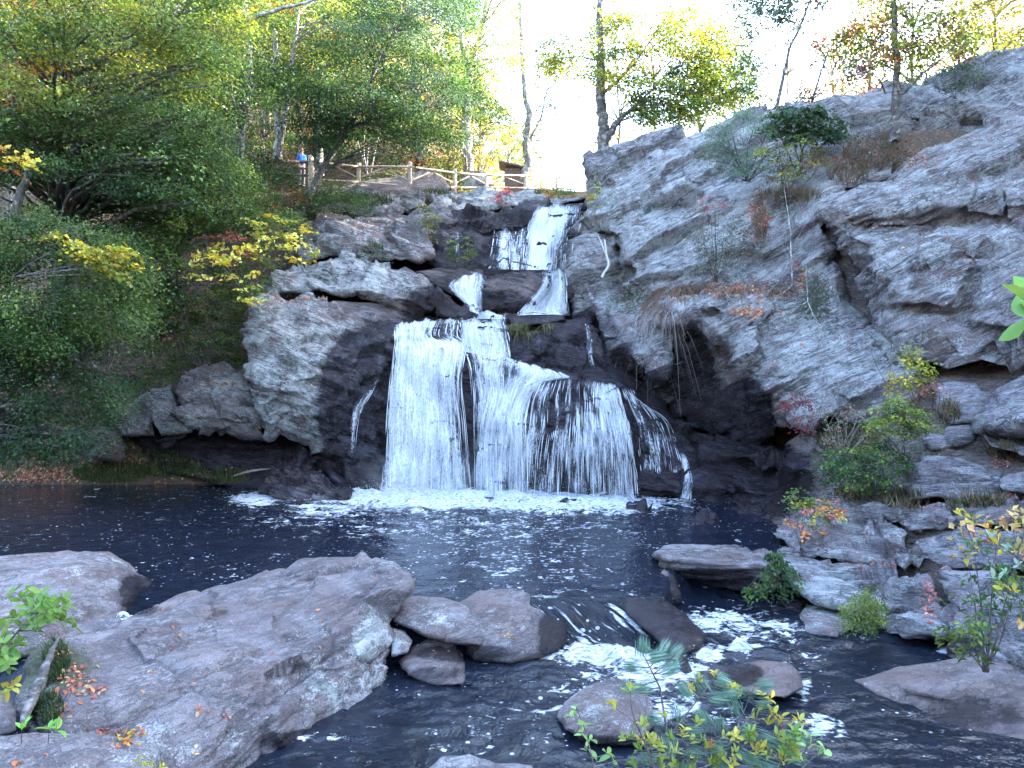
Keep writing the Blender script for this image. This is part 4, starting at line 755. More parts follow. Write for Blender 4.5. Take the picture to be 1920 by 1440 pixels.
def leafmesh(C, N, Tn, size, wr=.6, cup=.15, hi=False):
    """each leaf a folded kite of two faces; C centres, N normals, Tn direction"""
    N = N/(np.linalg.norm(N, axis=1, keepdims=True)+1e-9); Tn = Tn-(Tn*N).sum(1, keepdims=True)*N; Tn /= np.linalg.norm(Tn, axis=1, keepdims=True)+1e-9
    B_ = np.cross(N, Tn); s = size[:,None]
    if hi:
        VV = []
        for a, w_ in ((-.5,.04),(-.25,.75),(.0,1.),(.28,.7),(.5,.02)):
            for b_ in (-1, 0, 1): VV.append(C+Tn*s*a+B_*s*wr*.5*w_*b_+N*s*(cup*abs(b_)*w_-cup*1.6*a*a))
        V = np.stack(VV, 1).reshape(-1,3); k = np.arange(len(C))*15; q = [(r*3+c, r*3+c+1, r*3+c+4, r*3+c+3) for r in range(4) for c in range(2)]
        return V, (k[:,None,None]+np.array(q)[None]).reshape(-1,4)
    v0 = C-Tn*s*.5; v1 = C+B_*s*wr*.5-Tn*s*.05+N*s*cup; v2 = C+Tn*s*.5-N*s*cup*.6; v3 = C-B_*s*wr*.5-Tn*s*.05+N*s*cup
    V = np.stack([v0,v1,v2,v3],1).reshape(-1,3); n = len(C); k = np.arange(n)*4
    F_ = np.stack([k,k+1,k+2,k+3],1); return V, F_
def inpoly(px, py, poly):
    poly = np.asarray(poly, float)[:, :2]; r = np.zeros(len(px), bool); j = len(poly)-1
    for i in range(len(poly)):
        xi, yi = poly[i]; xj, yj = poly[j]
        c = ((yi > py) != (yj > py)) & (px < (xj-xi)*(py-yi)/(yj-yi+1e-12)+xi); r ^= c; j = i
    return r
def sample(poly, n, rnd):
    poly = np.asarray(poly, float); lo = poly[:, :2].min(0); hi = poly[:, :2].max(0); out = np.zeros((0,2))
    while len(out) < n:
        q = rnd.uniform(lo, hi, (n*3, 2)); out = np.concatenate([out, q[inpoly(q[:,0], q[:,1], poly)]])
    return out[:n]
def sprays(cent, per, rad, thick, droop, lsize, pal, rnd, outv=None, upb=1.0, jit=.25, huejit=.12, wr=.6, hi=False):
    """flat pads of leaves round each centre; returns vertices, faces, colours"""
    m = len(cent); cols = np.array([p[:3] for p, w_ in pal]); wt = np.array([w_ for p, w_ in pal], float); wt /= wt.sum()
    yaw = rnd.uniform(0, 2*math.pi, m); tilt = rnd.normal(droop, .22, m)
    a = np.stack([np.cos(yaw), np.sin(yaw), -np.sin(tilt)], 1); 
    if outv is not None: a = outv+rnd.normal(0,.35,(m,3)); a[:,2] = -np.abs(np.sin(tilt)); 
    a /= np.linalg.norm(a, axis=1, keepdims=True); nrm = np.array([0,0,1.])-a*a[:,2:3]+rnd.normal(0,.12,(m,3)); nrm /= np.linalg.norm(nrm, axis=1, keepdims=True); b = np.cross(nrm, a)
    R_ = rad*rnd.uniform(.6,1.4,m); pc = rnd.choice(len(pal), m, p=wt); base = cols[pc]*np.exp(rnd.normal(0,.28,(m,1)))
    k = np.repeat(np.arange(m), per); n = len(k); la = rnd.normal(0,.55,n); lb = rnd.normal(0,.42,n); lc = rnd.normal(0,1,n)
    C = cent[k]+a[k]*(la*R_[k])[:,None]+b[k]*(lb*R_[k])[:,None]+nrm[k]*(lc*thick)[:,None]
    C[:,2] -= .12*R_[k]*(la**2+lb**2)
    N = nrm[k]*upb+rnd.normal(0,.38,(n,3)); T_ = a[k]*.8+b[k]*lb[:,None]*1.2+rnd.normal(0,.6,(n,3)); T_[:,2] -= .3
    V, F_ = leafmesh(C, N, T_, lsize*rnd.uniform(.65,1.3,n), wr, hi=hi)
    col = base[k]*np.exp(rnd.normal(0,jit,(n,1)))*np.exp(rnd.normal(0,huejit,(n,3))*np.array([1,.5,.6]))
    sw = rnd.random(n) < .06; col[sw] = cols[rnd.choice(len(pal), sw.sum(), p=wt)]
    return V, F_, np.repeat(np.clip(col, .01, .8), 15 if hi else 4, axis=0)
def tree(name, label, cat, trunks, regions, pal, seed, per=40, rad=.7, thick=.13, droop=.25, lsize=.1, bark='bark', limbs=.35, group=None, upb=1., wr=.6, limb_r=.05, crown='crown', trunkname='trunk', sag=.12, hi=False):
    """trunks: list of [(u,v,d,r)...] pixel polylines at real depth; regions: (polygon, d0, d1, n_sprays[, palette])"""
    rnd = np.random.default_rng(seed); paths = []; tp = []
    for tr in trunks:
        pts = np.array([P(u, v, d) for u, v, d, r in tr]); rr = np.array([q[3] for q in tr])
        n = max(6, len(tr)*5); t = np.linspace(0, len(tr)-1, n); pi = np.stack([np.interp(t, np.arange(len(tr)), pts[:,k]) for k in range(3)], 1)
        for _ in range(2): pi[1:-1] = (pi[:-2]+pi[1:-1]*2+pi[2:])/4
        ri = np.interp(t, np.arange(len(tr)), rr); pi[1:-1] += rnd.normal(0, .25, (n-2,3))*ri[1:-1,None]
        paths.append((pi, ri)); tp.append(np.concatenate([pi, ri[:,None]], 1))
    TP = np.concatenate(tp); b = TP[0,:3]
    root = empty(name, tuple(b), label=label, cat=cat, group=group)
    VV, FF, CC, off = [], [], [], 0; tm = TP[:,:3].mean(0)
    for rg in regions:
        poly, d0, d1, ns = rg[:4]; pl = rg[4] if len(rg) > 4 else pal
        uv = sample(poly, ns, rnd); d = rnd.uniform(d0, d1, ns); C = PN(uv[:,0], uv[:,1], d)
        ov = C-tm; ov[:,2] *= .2; ov /= np.linalg.norm(ov, axis=1, keepdims=True)+1e-9
        V, F_, cl = sprays(C, per, rad, thick, droop, lsize, pl, rnd, ov, upb, wr=wr, hi=hi); VV.append(V); FF.append(F_+off); CC.append(cl); off += len(V)
        for i in range(ns):
            if rnd.random() < limbs:
                dd = np.linalg.norm(TP[:,:3]-C[i], axis=1)+np.maximum(0, TP[:,2]-C[i][2]+.2)*3; j = int(np.argmin(dd)); r0 = min(TP[j,3]*.55, limb_r*(.5+dd[j]*.22))
                q = curve(TP[j,:3], C[i], sag, 7, rnd, .05); paths.append((q, np.linspace(r0, r0*.18+.003, 7)))
    V, F_ = tubes(paths); mesh(trunkname, V, F_, M[bark], parent=root)
    if VV: mesh(crown, np.concatenate(VV), np.concatenate(FF), M['leaf'], parent=root, colors=np.concatenate(CC), smooth=False)
    return root
def gnd(u, v, d, r): return (u, v, d, r)

# --- the wood on the left bank
GP = [(G1,4),(G2,3),(G3,3),((.05,.09,.045),2)]
tree('maple_tree', 'big spreading maple with yellow-tinged leaves filling the top left corner', 'tree', [[(112,720,25,.22),(118,400,24.6,.2),(122,100,24.2,.16),(130,-150,24,.12)],[(122,150,24.2,.1),(300,60,22.5,.05)]],
 [([(-120,-80),(260,-80),(330,60),(250,150),(120,230),(-120,240)],18,24,210,[(G3,4),(G4,4),(YG,4),(YE,.5),(G1,2),(OR,.12)]), ([(200,-80),(440,-80),(470,60),(400,180),(300,200),(250,100)],20,27,170,[(G3,4),(G1,3),(YG,2.5)]), ([(-120,220),(250,180),(400,210),(440,330),(330,420),(150,330),(-120,350)],19,25,280)], GP, 1, per=110, rad=.8, lsize=.115)
tree('maple_tree', 'maple with pale forked trunk and long sloping boughs left of the fence', 'tree', [[(447,320,29,.2),(452,240,29,.19),(462,180,29,.17),(470,100,29,.12),(450,-60,29,.09)],[(462,190,29,.1),(480,160,28.8,.06)],[(455,90,27,.1),(462,35,25.5,.09),(520,18,25,.06),(610,-5,25,.03)]],
 [([(250,100),(470,80),(520,200),(440,230),(330,200)],25,31,90), ([(300,190),(440,210),(430,290),(350,330),(280,270)],24,29,50)], GP, 2, per=100, rad=.8, lsize=.115, bark='palebark')
tree('oak_tree', 'dark straight-trunked tree in the middle of the wooded slope', 'tree', [[(398,420,29,.19),(404,330,29,.18),(405,240,29,.16),(404,150,29,.14),(400,-60,29,.1)]],
 [([(330,-80),(560,-80),(560,40),(450,60),(340,30)],28,34,70,[(G1,3),(G3,3),(YG,2),(OR,.3)])], GP, 3, per=90, rad=.85, lsize=.12)
tree('maple_tree', 'twin-trunked grey tree beside the walker in the blue jacket', 'tree', [[(521,300,32,.2),(524,250,32,.17),(519,190,32,.14),(515,60,32,.1)],[(523,270,32,.13),(538,200,32,.11),(548,120,32,.09),(560,20,32,.06)]],
 [([(500,30),(640,-20),(660,90),(600,130),(500,120)],30,35,60,[(G1,3),(YG,2),(G3,2),(OR,.4)])], GP, 4, per=80, rad=.85, lsize=.12, bark='palebark')
tree('maple_tree', 'leaning lichened tree bent over the fence with a wide flat green crown', 'tree', [[(560,412,30,.17),(580,365,30,.16),(603,322,30.4,.14),(640,262,30.6,.11),(668,215,30.6,.09),(700,140,30.6,.06),(740,60,30.6,.04)],[(603,322,30.4,.10),(592,300,30.2,.07)],[(600,325,30.4,.09),(640,300,30.6,.05)],[(655,240,30.6,.07),(720,215,30.2,.04),(800,205,30,.02)],[(690,170,30.6,.05),(600,190,30.4,.03),(520,200,30,.02)]],
 [([(450,120),(560,130),(680,160),(760,180),(780,220),(660,200),(540,190),(460,165)],28,33,120), ([(550,190),(690,215),(700,260),(600,285),(545,240)],29,32,55,[(G1,2),(G2,4)]), ([(620,40),(800,-60),(895,-60),(893,100),(870,200),(840,260),(760,230),(700,160),(640,130)],28,34,230,[(G1,4),(GG,4),(G2,3)]), ([(690,200),(800,200),(835,250),(800,295),(740,270),(700,240)],29,33,60,[(G1,3),(G2,3)])], GP, 5, per=100, rad=.8, lsize=.115, droop=.3)
tree('oak_tree', 'thick short-limbed dark trunk behind the third fence post', 'tree', [[(784,310,41,.33),(786,260,41,.33),(786,235,41,.34),(780,180,41,.25),(770,60,41,.2)],[(786,240,41,.2),(810,215,41,.1)]],
 [([(640,60),(760,20),(840,60),(860,160),(740,200),(650,170)],40,48,90,[(G1,2),(YG,3),(YE,1.5),(OR,1)])], GP, 6, per=70, rad=1.1, lsize=.16)
tree('oak_tree', 'tall pale-trunked oak standing just behind the fence left of the shed', 'tree', [[(880,345,42,.32),(878,300,42,.29),(876,230,42,.26),(876,180,42,.24),(880,120,42,.2),(905,60,42,.16),(920,-60,42,.1)],[(876,185,42,.15),(850,168,41.5,.12),(830,160,41,.07)],[(878,150,42,.15),(862,60,42,.1),(860,-40,42,.07)]],
 [([(860,-60),(980,-60),(960,40),(975,110),(900,160),(870,80)],38,46,85,[(YG,4),(G3,2),(YE,1)]), ([(820,140),(910,160),(900,260),(850,285),(810,230)],38,43,45,[(G1,4),(GG,2)]), ([(890,190),(960,190),(945,240),(900,240)],42,46,18)], GP, 7, per=80, rad=.9, lsize=.13, bark='palebark')
tree('oak_tree', 'bare-stemmed twisted tree behind the right end of the fence', 'tree', [[(984,345,46,.26),(990,300,46,.25),(984,270,46,.2),(992,235,46,.2),(985,180,46,.17),(978,90,46,.14),(975,-40,46,.08)],[(990,270,46,.1),(1015,220,46,.07),(1025,170,46,.04)]],
 [([(960,110),(1060,90),(1120,120),(1110,190),(1000,180)],44,49,36,[(YG,4),(G4,3)]), ([(990,180),(1040,190),(1045,265),(1000,285)],44,48,26,[(GG,3),(G1,2)]), ([(940,30),(1000,10),(1000,100),(950,130)],46,50,22,[(YG,2),(BR,.6),(YE,1)])], GP, 8, per=50, rad=.8, lsize=.13, bark='palebark')
tree('oak_tree', 'open-crowned oak rising behind the left edge of the cliff against the white sky', 'tree', [[(1128,300,38,.32),(1133,240,38,.27),(1126,190,38,.25),(1128,100,38,.2),(1120,-60,38,.13)],[(1136,262,38,.22),(1160,225,38,.15),(1200,190,38,.06),(1260,130,38,.03)],[(1128,180,38,.08),(1190,120,38,.05),(1230,60,38,.03)]],
 [([(1080,40),(1180,20),(1230,100),(1200,170),(1110,160)],36,40,70), ([(1180,150),(1330,120),(1370,190),(1300,225),(1190,235)],36,41,130,[(G3,2),(G4,3),(YG,3)]), ([(1230,20),(1340,10),(1380,90),(1330,140),(1240,110)],36,41,70), ([(1000,70),(1080,80),(1090,140),(1010,150)],37,41,26), ([(1300,100),(1400,90),(1430,190),(1340,200)],36,41,60,[(G3,2),(YG,2),(G1,1)])], [(YG,4),(G4,3),(YE,1)], 9, per=60, rad=.85, lsize=.17, bark='bark', limbs=.3, limb_r=.022)
tree('sapling', 'slender leaning tree with sparse grey-green leaves on the cliff top', 'tree', [[(1450,225,30,.08),(1466,160,30,.07),(1480,90,30,.055),(1500,50,30,.045),(1535,-40,30,.03)]],
 [([(1360,-20),(1440,-40),(1480,40),(1420,110),(1380,60)],28,32,34,[(GG,4),(BR,.7),(G1,1)]), ([(1440,-40),(1540,-40),(1560,20),(1480,60)],28,32,30,[(GG,4),(BR,1)]), ([(1390,110),(1440,100),(1450,150),(1400,170)],29,31,6)], [(GG,4),(G1,1)], 10, per=45, rad=.55, lsize=.14, limbs=.5, limb_r=.015)
tree('sapling', 'young tree with a few red-orange leaves against the sky above the cliff', 'tree', [[(1515,215,29,.05),(1535,150,29,.04),(1555,90,29,.03)]],
 [([(1520,80),(1575,90),(1580,160),(1540,130)],28,30,9,[(OR,3),(BR,2),(RE,1)]), ([(1500,130),(1590,150),(1570,200),(1490,190)],28,30,14,[(YG,2),(OR,1),(BR,2)])], [(OR,1)], 11, per=30, rad=.4, lsize=.12, limbs=.8)
tree('oak_tree', 'slim grey tree with golden and rusty leaves growing from the ledge of the cliff', 'tree', [[(1680,265,23.5,.16),(1678,220,23.5,.13),(1682,150,23.5,.10),(1678,60,23.5,.09),(1672,-60,23.5,.07)],[(1684,185,23.5,.06),(1730,140,23.3,.02)],[(1660,175,23.5,.03),(1650,150,23.5,.015)]],
 [([(1570,60),(1660,20),(1680,100),(1650,160),(1580,150)],22,26,40,[(YG,3),(OR,2),(BR,2),(G3,2)]), ([(1690,30),(1780,10),(1840,60),(1800,110),(1700,140)],22,26,40,[(YG,4),(YE,1),(BR,1)]), ([(1600,-60),(1800,-60),(1780,20),(1620,40)],22,27,40,[(YG,3),(YE,2),(BR,1)])], [(YG,1)], 12, per=60, rad=.55, lsize=.12, limbs=.4, limb_r=.018)
tree('oak_tree', 'sunlit yellow crown reaching down from the upper right corner', 'tree', [[(2080,60,38,.3),(2060,-50,38,.25),(2050,-200,38,.18)],[(2060,-40,38,.12),(1920,-20,37,.05),(1830,10,36,.03)]],
 [([(1760,-60),(1960,-60),(1960,60),(1900,90),(1830,80),(1780,30)],34,40,85,[(YE,4),(YG,4)])], [(YE,1)], 13, per=60, rad=.8, lsize=.14)
tree('beech_tree', 'low drooping green tree overhanging the left shore of the pool', 'tree', [[(-60,820,21,.18),(-30,600,20.5,.16),(20,420,20,.13),(60,300,20,.08)],[(-20,520,20.4,.09),(120,470,19.5,.04),(240,560,19,.02)],[(-40,650,20.6,.08),(100,640,19.6,.04),(200,700,19.4,.02)]],
 [([(-100,380),(100,400),(260,450),(290,540),(240,640),(180,660),(-100,680)],17.5,21.5,330,[(G1,4),(G2,2),(G3,4),(G4,2.5)]), ([(-100,640),(200,640),(235,740),(200,840),(100,870),(-100,860)],19,22.5,170,[(G1,2),(G2,4),((.04,.08,.045),4)])], GP, 14, per=110, rad=.6, lsize=.095, droop=.35)
tree('maple_sapling', 'bright green understorey maple in the middle of the left slope', 'tree', [[(330,560,26,.06),(340,440,26,.05),(350,340,26,.04),(360,250,26,.02)],[(335,480,26,.04),(250,400,25,.02)]],
 [([(200,280),(400,260),(480,330),(470,400),(350,420),(220,380)],23.5,28,120), ([(250,380),(400,360),(560,400),(540,430),(400,440),(300,470),(230,440)],23.5,27,70,[(G3,3),(G4,2),(G1,3)]), ([(180,440),(300,430),(330,480),(290,600),(220,560)],22,25,60,[(G1,3),(G3,3)])], GP, 15, per=100, rad=.65, lsize=.1)
tree('beech_sapling', 'shady green saplings crowding the slope below the fence', 'tree', [[(470,430,29,.05),(475,350,29,.04),(480,300,29,.02)],[(530,420,29.5,.04),(528,350,29.5,.02)]],
 [([(440,290),(540,290),(560,340),(520,380),(430,360)],28,32,55,[(G1,3),(G2,4)]), ([(560,370),(600,340),(650,345),(700,370),(690,395),(600,395),(560,400)],29,31,32,[(G2,3),(G1,2)]), ([(480,370),(570,360),(580,400),(500,410)],29,31,26,[(BR,3),(OR,.5),(G2,2)])], GP, 16, per=80, rad=.55, lsize=.09)
# --- shrubs
def shrub(label, foot, regions, pal, seed, per=26, rad=.3, lsize=.08, stems=5, r=.012, name='shrub', cat='shrub', bark='twig', **k):
    fu, fv, fd = foot; rnd = np.random.default_rng(seed+1000); poly = np.array(regions[0][0]); c = poly[:, :2].mean(0); tr = []
    for i in range(stems):
        e = sample(regions[i % len(regions)][0], 1, rnd)[0]; d = (regions[i % len(regions)][1]+regions[i % len(regions)][2])/2
        a = rnd.normal(0, 3); tr.append([(fu+a, fv, fd, r), ((fu+e[0])/2+rnd.normal(0, 6), (fv+e[1])/2, (fd+d)/2, r*.7), (e[0], e[1], d, r*.35)])
    k.setdefault('limbs', .5); k.setdefault('limb_r', r*.6)
    return tree(name, label, cat, tr, regions, pal, seed, per=per, rad=rad, thick=.03, lsize=lsize, bark=bark, crown='foliage', trunkname='stem', **k)
shrub('shrub with round clear yellow leaves hanging over the great lichened boulder', (470,560,22.6), [([(330,500),(380,460),(470,440),(560,440),(600,470),(590,510),(520,500),(470,520),(400,510)],20.5,22.3,34),([(440,420),(520,405),(600,425),(600,450),(500,450)],21,22.5,18),([(420,510),(480,520),(480,570),(460,570)],20.5,21.5,8),([(360,490),(420,480),(440,510),(350,530)],20.5,21.5,10)], [(YE,5),(YG,3),((.5,.45,.1),3)], 21, per=13, rad=.3, lsize=.13, wr=.95)
shrub('arching branch of yellow and lime leaves over the middle of the left bank', (20,520,17.5), [([(70,430),(150,455),(220,480),(265,515),(250,535),(180,505),(100,470)],16.6,17.3,44),([(180,455),(250,470),(270,510),(210,500)],16.6,17.3,18)], [(YE,4),(YG,5)], 22, per=14, rad=.25, lsize=.11, wr=.9)
shrub('bright orange-yellow maple leaves at the left edge above the shore', (-40,420,19), [([(-40,220),(10,260),(70,300),(70,325),(20,320),(-40,290)],16.5,18,18)], [(YE,5),(OR,1.5)], 23, per=14, rad=.25, lsize=.13, wr=.9)
shrub('dull red sumac between the green slope and the yellow-leaved shrub', (430,520,23.5), [([(390,440),(440,430),(475,470),(440,500),(400,480)],22.6,23.6,18)], [((.22,.07,.06),4),(BR,2)], 24, per=30, rad=.3, lsize=.08)
shrub('tiny scarlet leaf cluster in the shaded undergrowth of the left slope', (290,560,23.5), [([(278,532),(300,532),(302,546),(280,546)],22.8,23.2,3)], [(RED,4)], 25, per=14, rad=.12, lsize=.08, stems=2)
shrub('dusky olive undergrowth with bare stems behind the layered boulder', (390,700,24.2), [([(270,560),(400,540),(450,600),(440,660),(330,670),(260,640)],22.6,25,120,[((.07,.08,.03),3),(G1,3),(G2,2),(BR,1)])], GP, 26, per=34, rad=.35, lsize=.07, stems=9, r=.022)
shrub('dark leafy bush in the hollow left of the row of boulders', (200,800,24.4), [([(120,650),(270,640),(300,700),(230,760),(140,770)],22.5,24.4,60,[(G2,4),((.05,.06,.03),3),(BR,1)])], GP, 27, per=36, rad=.4, lsize=.08, stems=7, r=.02)
shrub('rusty bracken under the leaning tree', (540,430,29.6), [([(480,390),(560,370),(580,420),(500,440)],28.5,29.5,22,[(BR,3),(OR,1),(G2,1)])], GP, 28, per=30, rad=.3, lsize=.08)
shrub('yellow-green bush growing from the rocks above the middle falls', (805,452,29), [([(788,385),(815,380),(828,420),(820,455),(792,440)],28.3,29,26,[((.18,.19,.06),3),(G3,2),((.3,.26,.1),2)])], GP, 29, per=34, rad=.25, lsize=.07)
shrub('low green bush on the dark rock left of the uppermost fall', (860,500,28.3), [([(838,450),(880,440),(895,480),(880,500),(845,492)],27.4,28.2,22,[(G1,3),(G3,3),(YG,1)])], GP, 30, per=30, rad=.22, lsize=.07)
shrub('small dark green plants in the gap below the reddish slab', (695,488,27.2), [([(670,462),(720,460),(725,488),(680,490)],26.4,27,12,[(GG,3),(G1,2)])], GP, 31, per=26, rad=.2, lsize=.06)
shrub('scarlet sapling on the ledge in front of the fence', (943,392,32), [([(930,356),(955,352),(962,372),(945,386),(928,375)],31.8,32.4,12)], [((.42,.07,.07),5),((.4,.12,.1),2)], 32, per=16, rad=.2, lsize=.09)
shrub('orange and green low bush at the lip of the uppermost fall', (1020,372,34.8), [([(1000,355),(1030,350),(1045,368),(1010,370)],34.3,34.9,12,[(OR,2),(YG,2),(YE,1)]),([(1035,356),(1075,358),(1085,372),(1045,372)],34.3,34.9,14,[(G3,2),(G4,3)])], GP, 33, per=26, rad=.25, lsize=.07)
shrub('yellow-leaved vine creeping over the left edge of the cliff', (1110,420,27), [([(1090,350),(1125,340),(1130,380),(1108,420),(1090,400)],27.2,27.9,14,[(YE,2),(YG,3)])], GP, 34, per=16, rad=.2, lsize=.08)
shrub('soft-needled young pine hanging on the upper face of the cliff', (1400,340,24.6), [([(1320,240),(1400,200),(1450,240),(1440,320),(1370,340),(1330,310)],23.2,24.6,110,[((.12,.17,.12),3),((.08,.13,.08),3)])], GP, 35, per=90, rad=.4, lsize=.11, wr=.14, name='pine_sapling', cat='sapling', r=.03)
shrub('broad-leaved oak sapling with dark green leaves on the upper cliff', (1500,330,24), [([(1440,205),(1540,200),(1590,240),(1580,265),(1500,270),(1440,250)],22.8,24,70,[(G2,3),(GG,3),(G1,2)])], GP, 36, per=34, rad=.35, lsize=.14, name='oak_sapling', cat='sapling', r=.03)
shrub('olive and gold bush below the oak sapling on the upper cliff', (1480,370,23.6), [([(1410,275),(1500,250),(1570,290),(1540,330),(1440,345)],22.6,23.4,60,[(YG,3),(YE,1),(G3,2),(BR,1.5)])], GP, 37, per=26, rad=.3, lsize=.08, r=.02)
shrub('thin grey-green shrub with reddish tips in the cleft of the cliff', (1340,530,23), [([(1290,420),(1380,400),(1420,450),(1400,520),(1310,520)],22.3,23,95,[((.13,.14,.10),4),(GG,2),(BR,1)]),([(1310,370),(1350,360),(1360,400),(1320,400)],22.6,23.4,4,[((.4,.12,.1),1)])], GP, 38, per=34, rad=.3, lsize=.055, r=.015, stems=12)
shrub('rust-coloured undergrowth in the long cleft of the cliff', (1440,420,23.4), [([(1410,380),(1450,380),(1440,450),(1400,480),(1385,450)],22.8,23.4,22,[(BR,3),((.3,.13,.09),2),(GG,1)])], GP, 39, per=24, rad=.25, lsize=.07)
shrub('tangle of dead twigs and brown leaves on the cliff ledge above the dark block', (1420,590,21.3), [([(1330,530),(1500,525),(1500,560),(1440,600),(1360,590)],20.9,22,90,[(BR,3),((.13,.10,.08),4),((.3,.12,.08),1.5)])], GP, 40, per=22, rad=.3, lsize=.06, r=.012, stems=26, bark='whitewood')
shrub('dry brush below the slim grey tree on the cliff', (1620,330,23.2), [([(1580,260),(1700,250),(1720,290),(1640,330),(1590,320)],22.4,23.4,40,[((.15,.12,.09),4),(BR,1.5),(G2,1)])], GP, 41, per=24, rad=.3, lsize=.07, r=.012, stems=8)
shrub('dark evergreen tuft below the pale shoulder of rock', (1790,185,26), [([(1750,130),(1830,115),(1840,150),(1780,185),(1755,170)],25,26,22,[((.09,.12,.08),3),(GG,2)])], GP, 42, per=40, rad=.4, lsize=.08)
shrub('pale yellow shrub standing against the overhanging slab', (1715,760,15.9), [([(1695,655),(1725,645),(1748,690),(1740,740),(1695,730)],15.2,15.8,34,[(YE,2),(YG,4)]),([(1650,710),(1680,700),(1690,740),(1655,735)],15.4,15.8,6,[(YE,1)])], GP, 43, per=18, rad=.18, lsize=.07)
shrub('reddish-brown fern clump right of the pale yellow shrub', (1750,790,15.5), [([(1690,730),(1760,710),(1785,770),(1770,800),(1710,770)],14.9,15.5,30,[(BR,3),((.25,.10,.07),2),((.14,.13,.05),2)])], GP, 44, per=26, rad=.2, lsize=.06, wr=.3)
shrub('spreading yellow-green bush in the middle of the right bank', (1690,850,15.2), [([(1620,775),(1690,750),(1750,780),(1750,810),(1680,830),(1620,810)],14.4,15.3,66,[(YG,4),(G4,3),(G3,1)])], GP, 45, per=26, rad=.22, lsize=.075)
shrub('green leafy bush above the cracked grey block', (1640,930,15.4), [([(1540,850),(1640,830),(1700,850),(1710,900),(1640,925),(1560,905)],14.3,15.5,80,[(G1,3),(G3,3),(YG,1),(G2,2)])], GP, 46, per=24, rad=.22, lsize=.075)
shrub('crimson-leaved sprig below the light slab of the cliff', (1530,820,17.8), [([(1468,750),(1520,730),(1535,790),(1490,820),(1470,790)],17,17.8,34,[((.20,.05,.06),4),((.16,.06,.05),3),(BR,2)])], GP, 47, per=22, rad=.2, lsize=.06, r=.008)
shrub('greyish dry stems with scattered tan leaves beside the crimson sprig', (1580,860,17.2), [([(1530,760),(1640,770),(1630,830),(1550,850)],16.4,17.4,60,[((.22,.18,.12),3),(BR,1),(G2,1)])], GP, 48, per=14, rad=.25, lsize=.06, r=.01, stems=14, bark='whitewood')
shrub('small orange and pink-leaved sapling at the corner of the pool', (1500,1030,14.5), [([(1465,960),(1500,940),(1580,930),(1585,975),(1540,1005),(1480,1000)],13.9,14.6,30,[((.5,.22,.08),3),((.55,.2,.2),1.5),(YE,2),(G4,2)]),([(1465,915),(1520,920),(1525,950),(1475,960)],13.9,14.6,14,[(YG,2),(G3,3)])], GP, 49, per=16, rad=.16, lsize=.07, wr=.8, r=.01)
shrub('trailing green vine hanging over the flat-topped rock', (1450,1050,12.9), [([(1430,1045),(1470,1040),(1500,1075),(1490,1120),(1440,1130),(1430,1090)],12.1,12.6,34,[(G1,3),(G2,2),(G3,2)]),([(1390,1100),(1430,1095),(1440,1120),(1400,1120)],12.2,12.6,8)], [(G1,2),(G3,2)], 50, per=14, rad=.13, lsize=.085, droop=.8, name='vine', cat='vine', r=.008)
shrub('bright green fern clump at the water edge below the broad slab', (1618,1185,10.6), [([(1575,1130),(1610,1112),(1650,1130),(1662,1165),(1635,1185),(1585,1182)],10.1,10.7,64,[(G4,3),(YG,3),(G3,2)]),([(1600,1110),(1650,1100),(1670,1150),(1650,1140)],10.5,10.9,10,[(G3,1)])], GP, 51, per=34, rad=.10, lsize=.045, wr=.35, droop=.9, name='fern', cat='fern', r=.005)
shrub('leggy bush with pale leaves rising in front of the right bank', (1850,1260,7.6), [([(1760,1180),(1830,1150),(1860,1230),(1800,1230)],7.1,7.7,16,[(G3,3),(G4,3)]),([(1800,1060),(1925,1040),(1950,1150),(1850,1180),(1790,1130)],7.1,8,28,[(G1,3),(G3,3),(YG,1)]),([(1780,960),(1925,950),(1940,1040),(1800,1050)],7,8,22,[((.35,.25,.1),2),(OR,1),(YE,1),(G3,1)])], GP, 52, per=9, rad=.16, lsize=.085, wr=.5, r=.012, stems=9)

tree('maple_sapling', 'mid-green sapling with layered boughs above the row of boulders', 'tree', [[(300,640,25.5,.05),(310,560,25.5,.04),(320,480,25.5,.02)]],
 [([(210,440),(420,420),(450,500),(330,560),(230,540)],23.6,26,75,[(G1,4),(G3,3),(G2,2)]), ([(240,540),(330,540),(330,620),(240,640)],23.4,25,40,[(G2,3),(BR,.6)])], GP, 60, per=80, rad=.6, lsize=.095)
tree('beech_sapling', 'green saplings filling the slope between the corner maple and the fence', 'tree', [[(430,440,27.5,.05),(420,380,27.5,.04),(415,330,27.5,.02)],[(300,430,27,.05),(290,360,27,.03)]],
 [([(260,330),(420,320),(520,370),(500,430),(400,450),(270,420)],25.5,29,90,[(G1,4),(G3,2),(G2,3)]), ([(100,330),(280,320),(290,430),(120,430)],23,26,60,[(G1,3),(G2,3)])], GP, 61, per=90, rad=.65, lsize=.1)
shrub('low hazel-like shrub with lime leaves on the slope above the lichened boulder', (520,500,27.5), [([(440,430),(560,400),(590,440),(500,490),(430,480)],25.6,27.2,40,[(G3,3),(G4,2),(G1,2)])], GP, 62, per=40, rad=.35, lsize=.09)
shrub('green weeds and creepers in the notch above the pale leaning slab', (640,405,30), [([(590,375),(700,370),(700,405),(640,410),(580,400)],29.6,30.4,30,[(G2,3),(G1,2)])], GP, 63, per=40, rad=.3, lsize=.07)
shrub('tangled green bush at the right side of the cracked grey block', (1580,905,16.4), [([(1520,870),(1580,850),(1620,900),(1560,930)],15.6,16.4,26,[(G2,3),(G1,2)])], GP, 64, per=26, rad=.2, lsize=.07)
shrub('small green plants among the dry grass right of the crimson sprig', (1660,900,16), [([(1600,850),(1680,840),(1690,900),(1620,915)],15,16,30,[(G1,2),(YG,1),(G2,2)])], GP, 65, per=24, rad=.2, lsize=.06)

